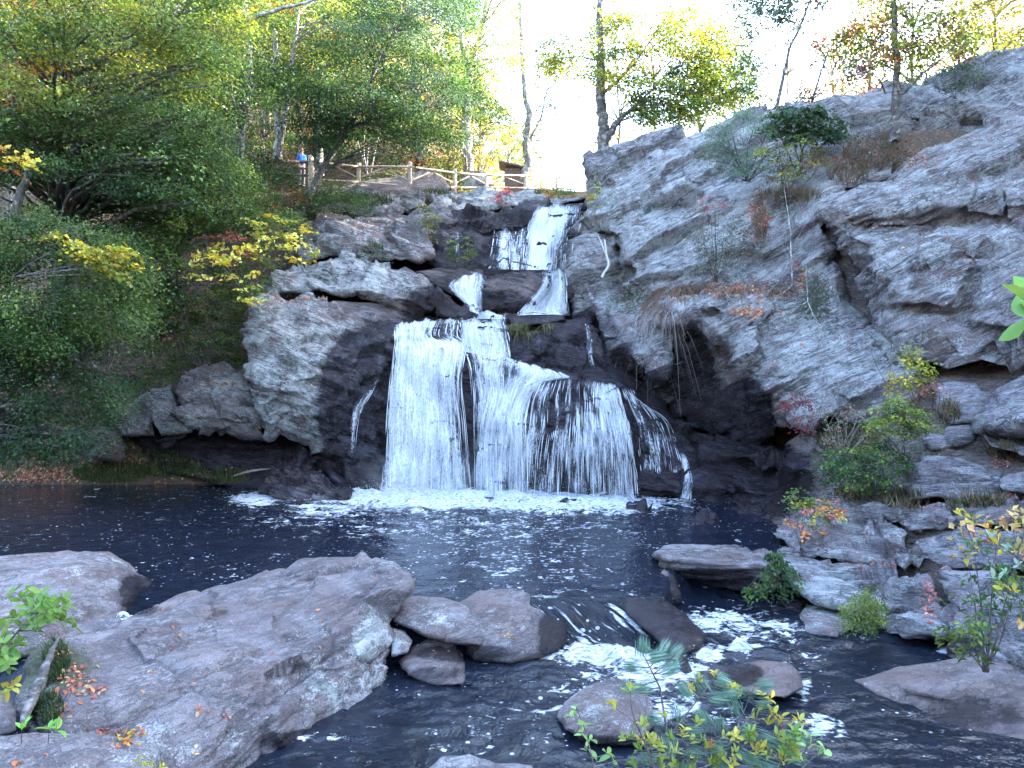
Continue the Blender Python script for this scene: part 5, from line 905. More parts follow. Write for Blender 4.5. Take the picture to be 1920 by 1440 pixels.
shrub('thick green hazel bushes covering the bank above the row of boulders', (400,690,25), [([(300,560),(460,540),(470,680),(400,690),(300,720),(240,740),(250,640)],23.8,26,170,[(G1,2),(G3,4),(G4,3)]), ([(420,480),(500,470),(500,545),(450,600),(400,560)],23.6,26,80,[(G1,3),(G4,3),(G3,3)])], GP, 66, per=50, rad=.45, lsize=.09, stems=8, r=.02)

tree('oak_tree', 'green oak with a full crown filling the gap between the twin-trunked and leaning trees', 'tree', [[(600,330,37,.2),(596,240,37,.17),(600,140,37,.13),(610,0,37,.08)]],
 [([(470,-80),(700,-80),(720,60),(640,150),(520,140),(470,60)],34,40,120,[(G1,4),(G3,3),(YG,1.5)]), ([(700,-80),(880,-80),(880,60),(760,120),(690,40)],36,41,80,[(G1,4),(GG,3),(YG,1)])], GP, 70, per=80, rad=.95, lsize=.13)
# ---------------------------------------------------------------- the woods further back: a few kinds, copied
def proto(name, H, Rc, h0, pal, seed, ns, per, lsize, tr=.2, bark='bark'):
    rnd = np.random.default_rng(seed); root = empty(name, (0, 0, 0)); zz = np.linspace(0, H, 12)
    tp = np.stack([np.cumsum(rnd.normal(0,.06,12)), np.cumsum(rnd.normal(0,.06,12)), zz], 1); paths = [(tp, np.linspace(tr, .03, 12))]
    th = rnd.uniform(0, 2*math.pi, ns); z = rnd.uniform(h0, H*1.02, ns); f = (z-h0)/(H-h0); prof = np.sqrt(np.clip(1-(f*1.15-.25)**2, .05, 1)); r = Rc*prof*np.sqrt(rnd.uniform(.08, 1, ns))
    C = np.stack([np.cos(th)*r, np.sin(th)*r, z], 1); ov = C.copy(); ov[:,2] = 0; ov /= np.linalg.norm(ov, axis=1, keepdims=True)+1e-9
    V, F_, cl = sprays(C, per, .95, .1, .25, lsize, pal, rnd, ov)
    for i in range(0, ns, 3):
        j = int(np.clip((C[i,2]-.25*r[i]-.5)/H*11, 1, 11)); q = curve(tp[j], C[i], .1, 6, rnd, .05); paths.append((q, np.linspace(.05+.01*r[i], .01, 6)))
    TV, TF = tubes(paths); mesh('trunk', TV, TF, M[bark], parent=root, origin=(0,0,0)); mesh('crown', V, F_, M['leaf'], parent=root, colors=cl, smooth=False); return root
def clone(src, loc, rz, s, **k):
    c = src.copy(); COL.objects.link(c); c.location = loc; c.rotation_euler = (0,0,rz); c.scale = (s,s,s)
    for ch in list(src.children):
        d = ch.copy(); COL.objects.link(d); d.parent = c
    return tag(c, **k)
PR = [proto('oak_tree', 15, 3.6, 2.5, [(G1,3),(G3,3),(YG,2)], 201, 150, 60, .17), proto('maple_tree', 13, 3.4, 1.8, [(YG,4),(YE,2),(G3,2)], 202, 130, 55, .17), proto('birch_tree', 12, 2.8, 3, [(YE,4),(YG,3),(OR,.8)], 203, 100, 50, .16, .14, 'palebark'), proto('oak_tree', 16, 3.8, 4, [(G2,4),(G1,3),(YG,1)], 204, 150, 60, .17), proto('maple_tree', 12, 3.6, 2.0, [(YG,4),(G4,3),(YE,1)], 205, 85, 36, .16, .12)]
KIND = ['green oak', 'yellow-green maple', 'golden birch', 'dark green oak', 'open yellow-green maple']
rr = random.Random(4); SZ = lambda s: 'small ' if s < .65 else 'tall ' if s > .92 else 'middling '; first = [True]*5
def zone(x, y):
    u = 960+F*x/y
    return ' far behind the corner maple' if u < 130 else ' above the dark straight trunk' if u < 400 else ' behind the twin-trunked tree' if u < 580 else ' behind the leaning tree' if u < 760 else ' beside the pale oak'
def put(k, x, y, s, lb=None, grp='trees of the woods behind the fence', dz=0):
    z = float(terrain_h(np.array(x), np.array(y)))-.2+dz
    if first[k]: first[k] = False; o = PR[k]; o.location = (x,y,z); o.rotation_euler = (0,0,rr.uniform(0,6)); o.scale = (s,s,s); tag(o, lb or SZ(s)+KIND[k]+zone(x, y), 'tree', grp)
    else: clone(PR[k], (x,y,z), rr.uniform(0,6.28), s, label=lb or SZ(s)+KIND[k]+zone(x, y), cat='tree', group=grp)
# left and middle background (u is where each shows in the photograph)
for (u, y, k, s) in [(905,60,4,1),(950,56,4,.9),(985,64,4,.85),(870,66,1,1),(900,52,1,.75),(850,58,2,.9),(960,66,1,.8),(800,50,0,.85),(750,54,2,.9),(700,48,1,.85),(660,56,0,1),(610,50,2,.9),(560,46,1,.9),(500,52,0,1),(440,46,3,1),(380,50,1,.95),(320,44,0,1),(260,48,3,1),(190,42,0,1),(120,46,3,1),(50,40,0,1),(-20,44,3,1),(-90,38,0,1),(150,36,3,.8),(20,33,3,.8),(260,37,3,.7),(1000,80,2,.7),(930,80,2,.9),(700,66,1,1),(560,64,2,1),(420,62,2,1),(280,60,1,1),(150,58,0,1),(880,72,1,1),(-60,56,3,1),(640,41,0,.45),(720,43,1,.4),(840,45,0,.42),(900,49,2,.35),(960,50,0,.35),(500,38,3,.5),(330,36,3,.6)]:
    put(k, (u-960)/F*y, y, s)
# thin line of sunlit trees far beyond the cliff, low against the white sky
for (u, y, k, s) in [(1165,46,4,.8),(1235,50,4,.95),(1310,47,4,.9),(1385,52,4,1),(1470,48,4,.85),(1560,46,2,.8),(1010,62,4,.7),(1630,44,2,.9),(1720,42,4,.95),(1800,44,2,.95),(1880,42,4,1),(1960,42,2,1),(1170,70,1,.75),(1260,75,2,.8),(1345,68,1,.75),(1440,74,2,.75),(1560,62,2,.75),(1640,58,1,.8),(1730,55,2,.9),(1820,50,1,.9),(1900,52,2,1),(1980,46,1,1)]:
    put(k, (u-960)/F*y, y, s, SZ(s)+KIND[k]+(' behind the open-crowned oak' if u < 1300 else ' behind the slender leaning tree' if u < 1560 else ' behind the slim grey tree' if u < 1760 else ' above the rounded rock shoulder'), 'trees beyond the cliff top')
# unseen wood added on the right-hand hill to keep low sun off the pool
for i in range(66):
    y = 1+(i % 22)*2.0+rr.uniform(-.8,.8); x = max(25, y*.78+6)+(i//20)*5+rr.uniform(-1,1)
    put([0,3,1,0][i % 4], x, y, 1.15+rr.uniform(0,.25), 'unseen tall tree added on the right hill to shade the pool', 'unseen trees added on the right-hand hill for shade', dz=0)
def unique_labels():
    by = {}
    for o in COL.objects:
        if o.get('group') in ('trees of the woods behind the fence', 'trees beyond the cliff top'): by.setdefault(o['label'], []).append(o)
    for lb, L in by.items():
        if len(L) > 1:
            for i, o in enumerate(sorted(L, key=lambda q: q.location.x/q.location.y)): o['label'] = ('leftmost ', 'second from left ', 'third from left ', 'fourth from left ', 'fifth from left ')[min(i, 4)]+lb
unique_labels()
def backwood():
    rnd = np.random.default_rng(77); n = 1300; y = rnd.uniform(60, 92, n); u = rnd.uniform(-500, 870, n); x = (u-960)/F*y; z = rnd.uniform(0, 22, n)*rnd.uniform(.5,1,n)+np.array(terrain_h(x, y))
    V, F_, cl = sprays(np.stack([x,y,z],1), 40, 2.2, .5, .2, .42, [(G1,3),(G3,2),(YG,2),(YE,1),(OR,.4)], rnd); tag(mesh('forest', V, F_, M['leaf'], colors=cl, smooth=False, origin=(0,80,14)), 'far wood reading as one green and gold mass behind the trees on the left', 'forest', kind='stuff')
backwood()

def undergrowth():
    rnd = np.random.default_rng(78); n = 520; y = rnd.uniform(38, 50, n); u = np.where(rnd.random(n) < .7, rnd.uniform(330, 870, n), rnd.uniform(-100, 420, n)); x = (u-960)/F*y; z = np.array(terrain_h(x, y))+rnd.uniform(.1, 2.3, n)*rnd.uniform(.4, 1, n)
    V, F_, cl = sprays(np.stack([x,y,z],1), 60, .8, .2, .25, .14, [(G2,4),(G1,3),(G3,2),(YG,1),(BR,1),(OR,.3)], rnd); tag(mesh('undergrowth', V, F_, M['leaf'], colors=cl, smooth=False, origin=(-8,44,14)), 'shady green and rusty undergrowth covering the slope behind the fence', 'undergrowth', kind='stuff')
undergrowth()

# ---------------------------------------------------------------- rail fence
def wood_mat(name, a, b):
    t = NT(name); p = t.pos((0,0,0),(1,1,1)); n = t.noise(p, 9, 6, .7); c = t.mix(t.ramp(n,.35,.65), a, b); t.l(c, t.b.inputs['Base Color']); t.b.inputs['Roughness'].default_value = .85; t.l(t.bump(n,.02,1), t.b.inputs['Normal']); return t.m
M['rail'] = wood_mat('peeled_rail', (.38,.29,.22), (.58,.48,.38)); M['oldrail'] = wood_mat('weathered_rail', (.16,.12,.11), (.26,.20,.18))
def fence():
    posts = [(583,292,350,34,.13),(672,306,348,35,.1),(768,304,358,36,.1),(852,317,358,38,.1),(911,323,357,39.5,.1),(985,324,358,41,.1),(1043,327,358,43.5,.09),(1100,334,360,46,.09)]
    rnd = np.random.default_rng(3); b = P(583,350,34); root = empty('rail_fence', b, label='rustic fence of pale peeled rails with slanted braces along the path above the falls', cat='fence')
    def rod(name, a, c, r0, r1, m):
        q = curve(a, c, 0, 6, rnd, .006); rr_ = np.linspace(r0, r1, 6)*rnd.uniform(.92,1.08,6); V, F_ = tubes([(q, rr_)])
        # end caps
        s = 7 if rr_[0] > .06 else 5; n = len(V); caps = [list(range(s))[::-1], list(range(n-s, n))]
        Fl = [tuple(map(int, f)) for f in F_]+[tuple(c_) for c_ in caps]; return mesh(name, V, Fl, M[m], parent=root)
    for i, (u, v0, v1, d, r) in enumerate(posts):
        rod('post', P(u, v1+4, d), P(u+(1 if i else 0), v0, d), r*1.02, r*.95, 'rail')
        if i < len(posts)-1:
            u2, w0, w1, d2, r2 = posts[i+1]; k = .052; h = v1-v0; h2 = w1-w0
            ta, tb = v0+h*.16, w0+h2*.16; ba, bb = v0+h*.84, w0+h2*.84
            if i == 0: ta, ba, h = 303, 337, 50
            off = .09
            rod('rail', P(u, ta, d-off), P(u2, tb, d2-off), k*1.1, k*.9, 'rail'); rod('rail', P(u, ba, d-off), P(u2, bb, d2-off), k, k*.9, 'rail')
            um = (u+u2)/2; vm = (ta+tb)/2+3; dm_ = (d+d2)/2; off = .0
            rod('brace', P(u, v0+h*.66, d-off), P(um, vm, dm_-off), k*.75, k*.7, 'rail'); rod('brace', P(um-1, vm, dm_-.02), P(u2, w0+h2*.66, d2-off), k*.7, k*.7, 'rail')
    for (a, c, r) in ((P(583,304,34.1), P(520,302,33.2), .07), (P(583,330,34.1), P(505,324,33.2), .07), (P(583,318,34.1), P(520,307,33.4), .035)): rod('rail', a, c, r, r*.9, 'oldrail')
fence()

# ---------------------------------------------------------------- shed
def boxv(cx, cy, cz, sx, sy, sz, rz=0):
    c, s = math.cos(rz), math.sin(rz); V = [(cx+c*x*sx/2-s*y*sy/2, cy+s*x*sx/2+c*y*sy/2, cz+z*sz/2) for x in (-1,1) for y in (-1,1) for z in (-1,1)]
    return V, [(0,1,3,2),(4,6,7,5),(0,4,5,1),(2,3,7,6),(0,2,6,4),(1,5,7,3)]
def shed():
    b = P(966, 352, 48); root = empty('shed', b, label='small brown wooden shed with a low pitched roof behind the fence', cat='shed'); x, y, z = b
    V, Fc = boxv(x, y, z+.5, 1.3, 1.3, 1.1); mesh('wall', V, [list(f) for f in Fc], M['oldrail'], parent=root, smooth=False)
    for k in range(9):
        V, Fc = boxv(x-.6+k*.15, y-.67, z+.5, .02, .03, 1.08); mesh('batten', V, [list(f) for f in Fc], M['bark'], parent=root, smooth=False)
    V = [(x-1.0,y-1,z+1.35),(x+.85,y-1,z+.95),(x+.85,y+1,z+.95),(x-1.0,y+1,z+1.35),(x-1.0,y-1,z+1.43),(x+.85,y-1,z+1.03),(x+.85,y+1,z+1.03),(x-1.0,y+1,z+1.43)]
    mesh('roof', V, [[0,3,2,1],[4,5,6,7],[0,1,5,4],[1,2,6,5],[2,3,7,6],[3,0,4,7]], M['palebark'], parent=root, smooth=False)
shed()

# ---------------------------------------------------------------- the walker
def flat(name, col, rough=.8):
    t = NT(name); n = t.noise(t.pos(), 25, 4); t.l(t.mix(t.ramp(n,.3,.7), tuple(k*.85 for k in col), tuple(min(1,k*1.1) for k in col)), t.b.inputs['Base Color']); t.b.inputs['Roughness'].default_value = rough; return t.m
def skin(name, joints, edges, m, parent, loc, yaw, lev=2):
    me = bpy.data.meshes.new(name); me.from_pydata([j[0] for j in joints], edges, []); o = bpy.data.objects.new(name, me); COL.objects.link(o)
    bm = bmesh.new(); bm.from_mesh(me); ly = bm.verts.layers.skin.verify(); bm.verts.ensure_lookup_table()
    for v in bm.verts: v.co.x *= .8
    for i, j in enumerate(joints): bm.verts[i][ly].radius = (j[1]*.85, (j[2] if len(j) > 2 else j[1])*.9); bm.verts[i][ly].use_root = (i == 0)
    bm.to_mesh(me); bm.free()
    a = o.modifiers.new('skin', 'SKIN'); b_ = o.modifiers.new('sub', 'SUBSURF'); b_.levels = lev; b_.render_levels = lev
    dg = bpy.context.evaluated_depsgraph_get(); ev = o.evaluated_get(dg); m2 = bpy.data.meshes.new_from_object(ev); o.modifiers.clear(); o.data = m2; m2.materials.clear(); m2.materials.append(m)
    m2.polygons.foreach_set('use_smooth', [True]*len(m2.polygons)); o.parent = parent; return o
def person():
    loc = P(566, 351, 34.7); root = empty('person', loc, label='person in a blue jacket and dark cap standing behind the fence with hands together', cat='person'); root.rotation_euler = (0,0,math.radians(35))
    S = flat('skin', (.45,.26,.19), .6)
    # body faces -Y turned to the right; one surface: pelvis, torso, neck, head, arms, hands, legs
    J = [((0,0,.95),.15,.11),((0,.01,1.15),.15,.10),((0,0,1.38),.17,.11),((0,-.01,1.50),.06,.055),((0,-.02,1.57),.055,.06),((0,-.03,1.64),.078,.095),((0,-.02,1.73),.07,.085),
      ((.17,0,1.42),.06),((.22,.02,1.18),.047),((.12,-.16,1.06),.036),((.04,-.22,1.04),.03),
      ((-.17,0,1.42),.06),((-.22,.02,1.18),.047),((-.12,-.16,1.06),.036),((-.04,-.22,1.04),.03),
      ((.09,0,.85),.09),((.10,-.02,.48),.06),((.10,.02,.10),.045),((.11,-.12,.04),.04),((-.09,0,.85),.09),((-.10,.01,.48),.06),((-.10,.03,.10),.045),((-.12,-.11,.04),.04)]
    E = [(0,1),(1,2),(2,3),(3,4),(4,5),(5,6),(2,7),(7,8),(8,9),(9,10),(2,11),(11,12),(12,13),(13,14),(0,15),(15,16),(16,17),(17,18),(0,19),(19,20),(20,21),(21,22)]
    skin('body', J, E, S, root, loc, 0)
    JJ = [((0,0,.90),.175,.135),((0,.01,1.10),.175,.125),((0,0,1.36),.195,.13),((0,-.01,1.47),.085,.08),((.18,0,1.41),.075),((.235,.02,1.18),.062),((.13,-.15,1.07),.048),((-.18,0,1.41),.075),((-.235,.02,1.18),.062),((-.13,-.15,1.07),.048)]
    skin('jacket', JJ, [(0,1),(1,2),(2,3),(2,4),(4,5),(5,6),(2,7),(7,8),(8,9)], flat('blue_jacket', (.03,.17,.75)), root, loc, 0)
    skin('collar', [((0,-.01,1.47),.085,.08),((0,-.015,1.53),.075,.075)], [(0,1)], flat('dark_collar', (.02,.02,.04)), root, loc, 0)
    TJ = [((0,0,.93),.155,.115),((.09,0,.84),.105),((.10,-.02,.48),.075),((.10,.02,.12),.07),((-.09,0,.84),.105),((-.10,.01,.48),.075),((-.10,.03,.12),.07)]
    skin('trousers', TJ, [(0,1),(1,2),(2,3),(0,4),(4,5),(5,6)], flat('grey_trousers', (.10,.10,.13)), root, loc, 0)
    skin('cap', [((0,.0,1.735),.088,.10),((0,-.01,1.77),.07,.08)], [(0,1)], flat('dark_cap', (.05,.035,.05)), root, loc, 0)
    skin('cap_visor', [((0,-.10,1.715),.07,.012),((0,-.17,1.705),.05,.010)], [(0,1)], flat('visor', (.04,.03,.04)), root, loc, 0)
    for s in (-1, 1):
        skin('shoe', [((.105*s,.04,.04),.05,.04),((.115*s,-.14,.03),.045,.03)], [(0,1)], flat('shoe', (.03,.025,.02)), root, loc, 0, 1)
        skin('eye', [((.032*s,-.113,1.655),.009),((.032*s,-.118,1.655),.007)], [(0,1)], flat('eye', (.03,.02,.02),.2), root, loc, 0, 1)
        for k in range(4): skin('finger', [((.035*s,-.225,1.055-.018*k),.009),((.0*s,-.25,1.05-.018*k),.008),((-.025*s,-.245,1.045-.018*k),.007)], [(0,1),(1,2)], S, root, loc, 0, 1)
        skin('thumb', [((.05*s,-.21,1.07),.010),((.02*s,-.23,1.09),.008)], [(0,1)], S, root, loc, 0, 1)
    skin('nose', [((0,-.118,1.645),.012),((0,-.138,1.625),.010)], [(0,1)], S, root, loc, 0, 1)
    skin('mouth', [((-.02,-.112,1.595),.006),((.02,-.112,1.595),.006)], [(0,1)], flat('lips', (.30,.12,.10)), root, loc, 0, 1)
person()

# ---------------------------------------------------------------- grass, roots, litter
def blades(name, label, spots, pal, seed, h=.25, wd=.012, hang=False, kind='stuff', cat='grass'):
    """spots: (u, v, ru, rv, n)"""
    rnd = np.random.default_rng(seed); VV, FF, CC = [], [], []; b = 0
    for (u0, v0, ru, rv, n) in spots:
        for _ in range(n):
            a, r = rnd.uniform(0, 6.28), math.sqrt(rnd.random()); p = hit(u0+ru*r*math.cos(a), v0+rv*r*math.sin(a))
            if p is None: continue
            p = np.array(p); L = h*rnd.uniform(.5,1.3); dr = rnd.normal(0,.45,3); dr[2] = 0; dr[1] -= .25; t = np.linspace(0,1,4)[:,None]
            up = (1 if not hang else .15); dn = (.5 if not hang else 1.6)
            c = p+t*np.array([0,0,L*up])+t*dr*L*.8-t**2*np.array([0,0,L*dn])*rnd.uniform(.5,1.2)*np.linalg.norm(dr)
            sd_ = np.array([rnd.normal(),rnd.normal()*.5,0]); sd_ /= np.linalg.norm(sd_)+1e-9; w_ = wd*(1-t*.9)*rnd.uniform(.6,1.3)
            VV.append(np.concatenate([c-sd_*w_, c+sd_*w_])); k = np.arange(3); FF.append(np.stack([k,k+1,k+5,k+4],1)+b); b += 8
            cl = np.array(pal[rnd.integers(len(pal))])*math.exp(rnd.normal(0,.25))*.75; CC.append(np.tile(cl,(8,1)))
    o = mesh(name, np.concatenate(VV), np.concatenate(FF), M['leaf'], colors=np.clip(np.concatenate(CC),.01,.7)); return tag(o, label, cat, kind=kind)
blades('grass', 'green grass and weeds on the low left shore of the pool', [(210,888,75,20,1500),(320,880,60,18,1100),(420,895,50,14,800),(300,855,40,10,300)], [G4,(.09,.13,.04),G3,(.17,.17,.07),G2,(.12,.09,.05)], 1, .2, .014)
blades('grass', 'bright green grass tuft on the dark rock right of the main brink', [(972,612,26,6,500),(995,618,20,8,300),(1030,610,14,4,120)], [(.16,.17,.05),(.11,.13,.04),(.2,.17,.07)], 2, .32, hang=True)
blades('dead_grass', 'dry brown grass tufts hanging from the ledge of the cliff', [(1265,550,44,14,1100),(1225,575,24,14,500),(1310,540,40,8,500),(1420,545,70,10,500)], [(.28,.17,.11),(.2,.12,.08),(.33,.22,.15)], 3, .5, hang=True)
blades('dead_grass', 'dry grass between the rocks of the right bank', [(1590,830,60,26,1100),(1700,940,50,14,500),(1620,930,60,10,400),(1780,780,20,20,250),(1830,945,60,8,300),(1880,850,30,12,200)], [(.26,.2,.13),(.2,.15,.09),G2,(.14,.13,.06)], 4, .26)
blades('dead_grass', 'brown grass in the gully beside the slim grey tree', [(1640,290,60,30,900),(1590,330,40,20,350),(1480,370,60,12,400),(1425,420,14,40,300)], [(.26,.17,.12),(.18,.13,.09),(.12,.12,.06)], 5, .34)
blades('grass', 'weeds along the foot of the fence', [(600,372,50,12,700),(690,378,50,10,500),(820,360,30,5,200),(1040,362,40,5,400),(700,470,20,8,200)], [G2,G1,(.14,.13,.06)], 6, .3)
blades('hanging_roots', 'pale rootlets hanging down the face from the dry grass ledge', [(1215,590,16,12,120),(1240,585,22,8,120),(1200,610,12,12,60)], [(.46,.40,.37),(.34,.28,.26)], 7, 1.2, .011, True, cat='roots')
blades('moss', 'green moss and weeds between the foreground boulders at the left', [(105,1240,26,40,600),(90,1330,30,30,400)], [(.07,.09,.03),G2], 8, .10, .006)
def litter(label, spots, pal, seed, ls=.07, lift=.012):
    rnd = np.random.default_rng(seed); C, N = [], []
    for (u0, v0, ru, rv, n) in spots:
        for _ in range(n):
            u = u0+rnd.normal(0,.5)*ru; v = v0+rnd.normal(0,.5)*rv; d = (Vector(P(u,v,1))-CAMP).normalized(); r = BVH.ray_cast(CAMP, d, 200)
            if r[0] is None or r[1].z < .2: continue
            if r[0].z < (-.38 if r[0].y < 12 else .03): continue
            C.append(np.array(r[0])+np.array(r[1])*lift*rnd.uniform(.6,2)); N.append(np.array(r[1])+rnd.normal(0,.3,3))
    C = np.array(C); N = np.array(N); n = len(C); V, F_ = leafmesh(C, N, rnd.normal(0,1,(n,3)), ls*rnd.uniform(.6,1.3,n), .55, .12, hi=ls > .05)
    col = np.array([pal[rnd.integers(len(pal))] for _ in range(n)])*np.exp(rnd.normal(0,.2,(n,1))); tag(mesh('fallen_leaves', V, F_, M['leaf'], colors=np.repeat(np.clip(col,.01,.7), 15 if ls > .05 else 4, axis=0)), label, 'leaves', kind='stuff')
LP = [(.42,.14,.06),(.35,.10,.07),(.45,.22,.10),(.5,.35,.18),(.25,.10,.07)]
litter('rust-coloured fallen leaves caught on the left side of the very large boulder', [(140,1280,40,50,60),(115,1225,20,14,16),(170,1290,30,20,20),(125,1340,20,20,8),(200,1372,40,8,14),(380,1325,20,20,6),(420,1345,14,8,4),(370,1410,20,8,5),(120,1200,20,10,6),(300,1230,300,80,18),(560,1200,100,60,6)], LP, 1, .055)
litter('yellow and orange fallen leaves on the bottom left corner boulder', [(235,1395,30,10,16),(250,1375,30,8,16),(60,1420,60,20,3)], [(.6,.35,.03),(.55,.4,.05),(.5,.15,.05)], 2, .06)
litter('reddish fallen leaves packed in the cracks of the right bank', [(1742,1110,14,26,60),(1745,1150,14,20,30),(1700,945,50,8,80),(1640,1060,60,5,24),(1780,1066,60,4,20),(1880,930,40,8,40),(1600,1010,120,50,30),(1800,1140,80,50,20),(1880,870,30,10,40),(1640,955,60,6,30)], [(.45,.15,.12),(.35,.12,.09),(.5,.25,.2)], 3, .055)
litter('brown fallen leaves along the ledges of the cliff', [(1400,545,90,14,260),(1410,585,60,14,160),(1425,400,20,50,120),(1500,520,14,30,80),(1350,545,40,8,60),(1560,300,80,20,120),(1700,300,60,20,100),(1850,680,60,8,40),(1770,470,200,80,20),(1500,660,120,60,14)], LP, 4, .09)
litter('brown fallen leaves scattered over the left shore and the boulders above it', [(70,890,80,16,420),(200,870,120,14,200),(420,720,50,5,30),(540,560,50,8,50),(620,560,40,6,20),(600,400,40,12,60),(700,420,60,20,30),(380,890,80,10,80)], LP, 5, .09)
litter('tan fallen leaves on the pinkish rounded boulder in the middle', [(955,1192,20,6,14),(850,1220,60,10,5)], [(.35,.12,.06),(.4,.3,.12)], 6, .05)
# ---------------------------------------------------------------- dead wood
def stick(name, label, paths, m, seed, cat='branch'):
    rnd = np.random.default_rng(seed); T_ = []
    for pts in paths:
        q = np.array([P(u,v,d) for u,v,d,r in pts]); n = max(6, len(pts)*4); t = np.linspace(0,len(pts)-1,n); pi = np.stack([np.interp(t, np.arange(len(pts)), q[:,k]) for k in range(3)],1); ri = np.interp(t, np.arange(len(pts)), [p[3] for p in pts]); pi[1:-1] = (pi[:-2]+2*pi[1:-1]+pi[2:])/4; pi[1:-1] += rnd.normal(0,.15,(n-2,3))*ri[1:-1,None]; T_.append((pi, ri))
    V, F_ = tubes(T_); return tag(mesh(name, V, F_, M[m]), label, cat)
stick('dead_branch', 'bleached dead branch leaning in the notch at the left end of the cliff', [[(1128,520,25.6,.05),(1142,498,25.6,.045),(1136,470,25.7,.035),(1134,450,25.8,.025)],[(1142,498,25.6,.03),(1128,455,25.8,.02),(1120,440,26,.012)]], 'whitewood', 1)
stick('dead_sapling', 'bare pale sapling standing in the cleft of the cliff', [[(1488,560,22,.03),(1484,500,22,.02),(1482,430,22,.014),(1470,350,22,.01)],[(1484,500,22,.014),(1460,440,22,.006)],[(1483,470,22,.012),(1510,420,22,.006)],[(1483,440,22,.01),(1500,390,22,.005)],[(1484,480,22,.01),(1450,400,22,.004)]], 'palebark', 2)
stick('dead_sapling', 'broken bleached stem with spreading roots on the light slab', [[(1512,500,21,.018),(1514,565,20.6,.02),(1520,580,20.4,.02),(1540,620,20,.01)],[(1514,565,20.6,.02),(1480,585,20.2,.014),(1470,600,20.1,.008)],[(1518,575,20.5,.012),(1505,600,20.2,.006)]], 'palebark', 3)
stick('bare_sapling', 'thin leafless dark sapling in front of the light slab', [[(1666,770,15.8,.016),(1668,700,15.8,.012),(1672,640,15.9,.008),(1676,590,16,.005)],[(1667,730,15.8,.009),(1640,680,15.8,.006),(1620,610,15.9,.004)],[(1668,690,15.8,.007),(1690,650,15.8,.003)],[(1640,680,15.8,.005),(1600,660,15.8,.003)]], 'twig', 4)
stick('driftwood', 'short broken orange-brown stick on the left shore', [[(438,892,23.6,.015),(475,882,23.6,.05),(512,878,23.7,.012)]], 'oldrail', 5)
stick('root', 'grey gnarled root lying between the corner boulder and the very large boulder', [[(38,1360,6.1,.02),(52,1330,6.3,.05),(70,1295,6.6,.055),(86,1255,7.0,.045),(98,1222,7.4,.035),(112,1192,7.9,.012)]], 'twig', 6, 'root')
stick('slender_stems', 'clump of slender pale stems behind the second fence post', [[(690,330,36.5,.03),(672,270,36.5,.02),(660,230,36.6,.012)],[(690,330,36.5,.03),(682,290,36.5,.022),(684,225,36.5,.012)],[(694,330,36.5,.028),(704,280,36.5,.02),(716,232,36.5,.01)],[(688,330,36.5,.02),(690,280,36.5,.018),(700,215,36.5,.01)]], 'palebark', 7, 'stems')

# ---------------------------------------------------------------- the plants on the near bank
def whorl_plant(name, label, cat, stems, tips, pal, seed, L, per=7, wr=.42, spread=1., m='twig'):
    """stems: pixel polylines; tips: (u, v, d[, palette index]) each carrying a whorl of leaves"""
    rnd = np.random.default_rng(seed); T_, TP = [], []
    for pts in stems:
        q = np.array([P(u,v,d) for u,v,d,r in pts]); n = len(pts)*4; t = np.linspace(0,len(pts)-1,n); pi = np.stack([np.interp(t, np.arange(len(pts)), q[:,k]) for k in range(3)],1)
        for _ in range(2): pi[1:-1] = (pi[:-2]+2*pi[1:-1]+pi[2:])/4
        ri = np.interp(t, np.arange(len(pts)), [p[3] for p in pts]); T_.append((pi, ri)); TP.append(np.concatenate([pi, ri[:,None]],1))
    TP = np.concatenate(TP); root = empty(name, tuple(TP[0,:3]), label=label, cat=cat); C, N, D, S, K = [], [], [], [], []
    for tp in tips:
        c = np.array(P(*tp[:3])); dd = np.linalg.norm(TP[:,:3]-c, axis=1)+np.maximum(0, TP[:,2]-c[2]+.01)*2; j = int(np.argmin(dd)); T_.append((curve(TP[j,:3], c, -.08, 6, rnd, .04), np.linspace(min(TP[j,3]*.7,.003), .0011, 6)))
        ax = c-TP[j,:3]; ax = ax/(np.linalg.norm(ax)+1e-9)+np.array([0,0,.5]); ax /= np.linalg.norm(ax); n = max(3, int(per*rnd.uniform(.7,1.3))); ph = rnd.uniform(0,6.28); base = pal[tp[3] if len(tp) > 3 else 0]
        a = np.cross(ax, [0.1,1,.2]); a /= np.linalg.norm(a); b_ = np.cross(ax, a)
        for k in range(n):
            th = ph+k*2.4+rnd.normal(0,.2); e = spread*rnd.uniform(.7,1.2); dr = ax*math.cos(e)+(a*math.cos(th)+b_*math.sin(th))*math.sin(e); l = L*rnd.uniform(.6,1.2)
            C.append(c+dr*l*.55-ax*k*.004); N.append(np.cross(dr, np.cross(ax, dr))+rnd.normal(0,.2,3)); D.append(dr+rnd.normal(0,.08,3)); S.append(l); K.append(np.array(base)*math.exp(rnd.normal(0,.16))*np.exp(rnd.normal(0,.07,3)))
    V, F_ = leafmesh(np.array(C), np.array(N), np.array(D), np.array(S), wr, .10, hi=True); mesh('foliage', V, F_, M['leaf'], parent=root, colors=np.repeat(np.clip(np.array(K),.01,.8), 15, axis=0))
    V, F_ = tubes(T_); mesh('stem', V, F_, M[m], parent=root); return root
YL = (.40,.35,.06); YL2 = (.24,.28,.06); OL = (.40,.19,.04)
rt = random.Random(9)
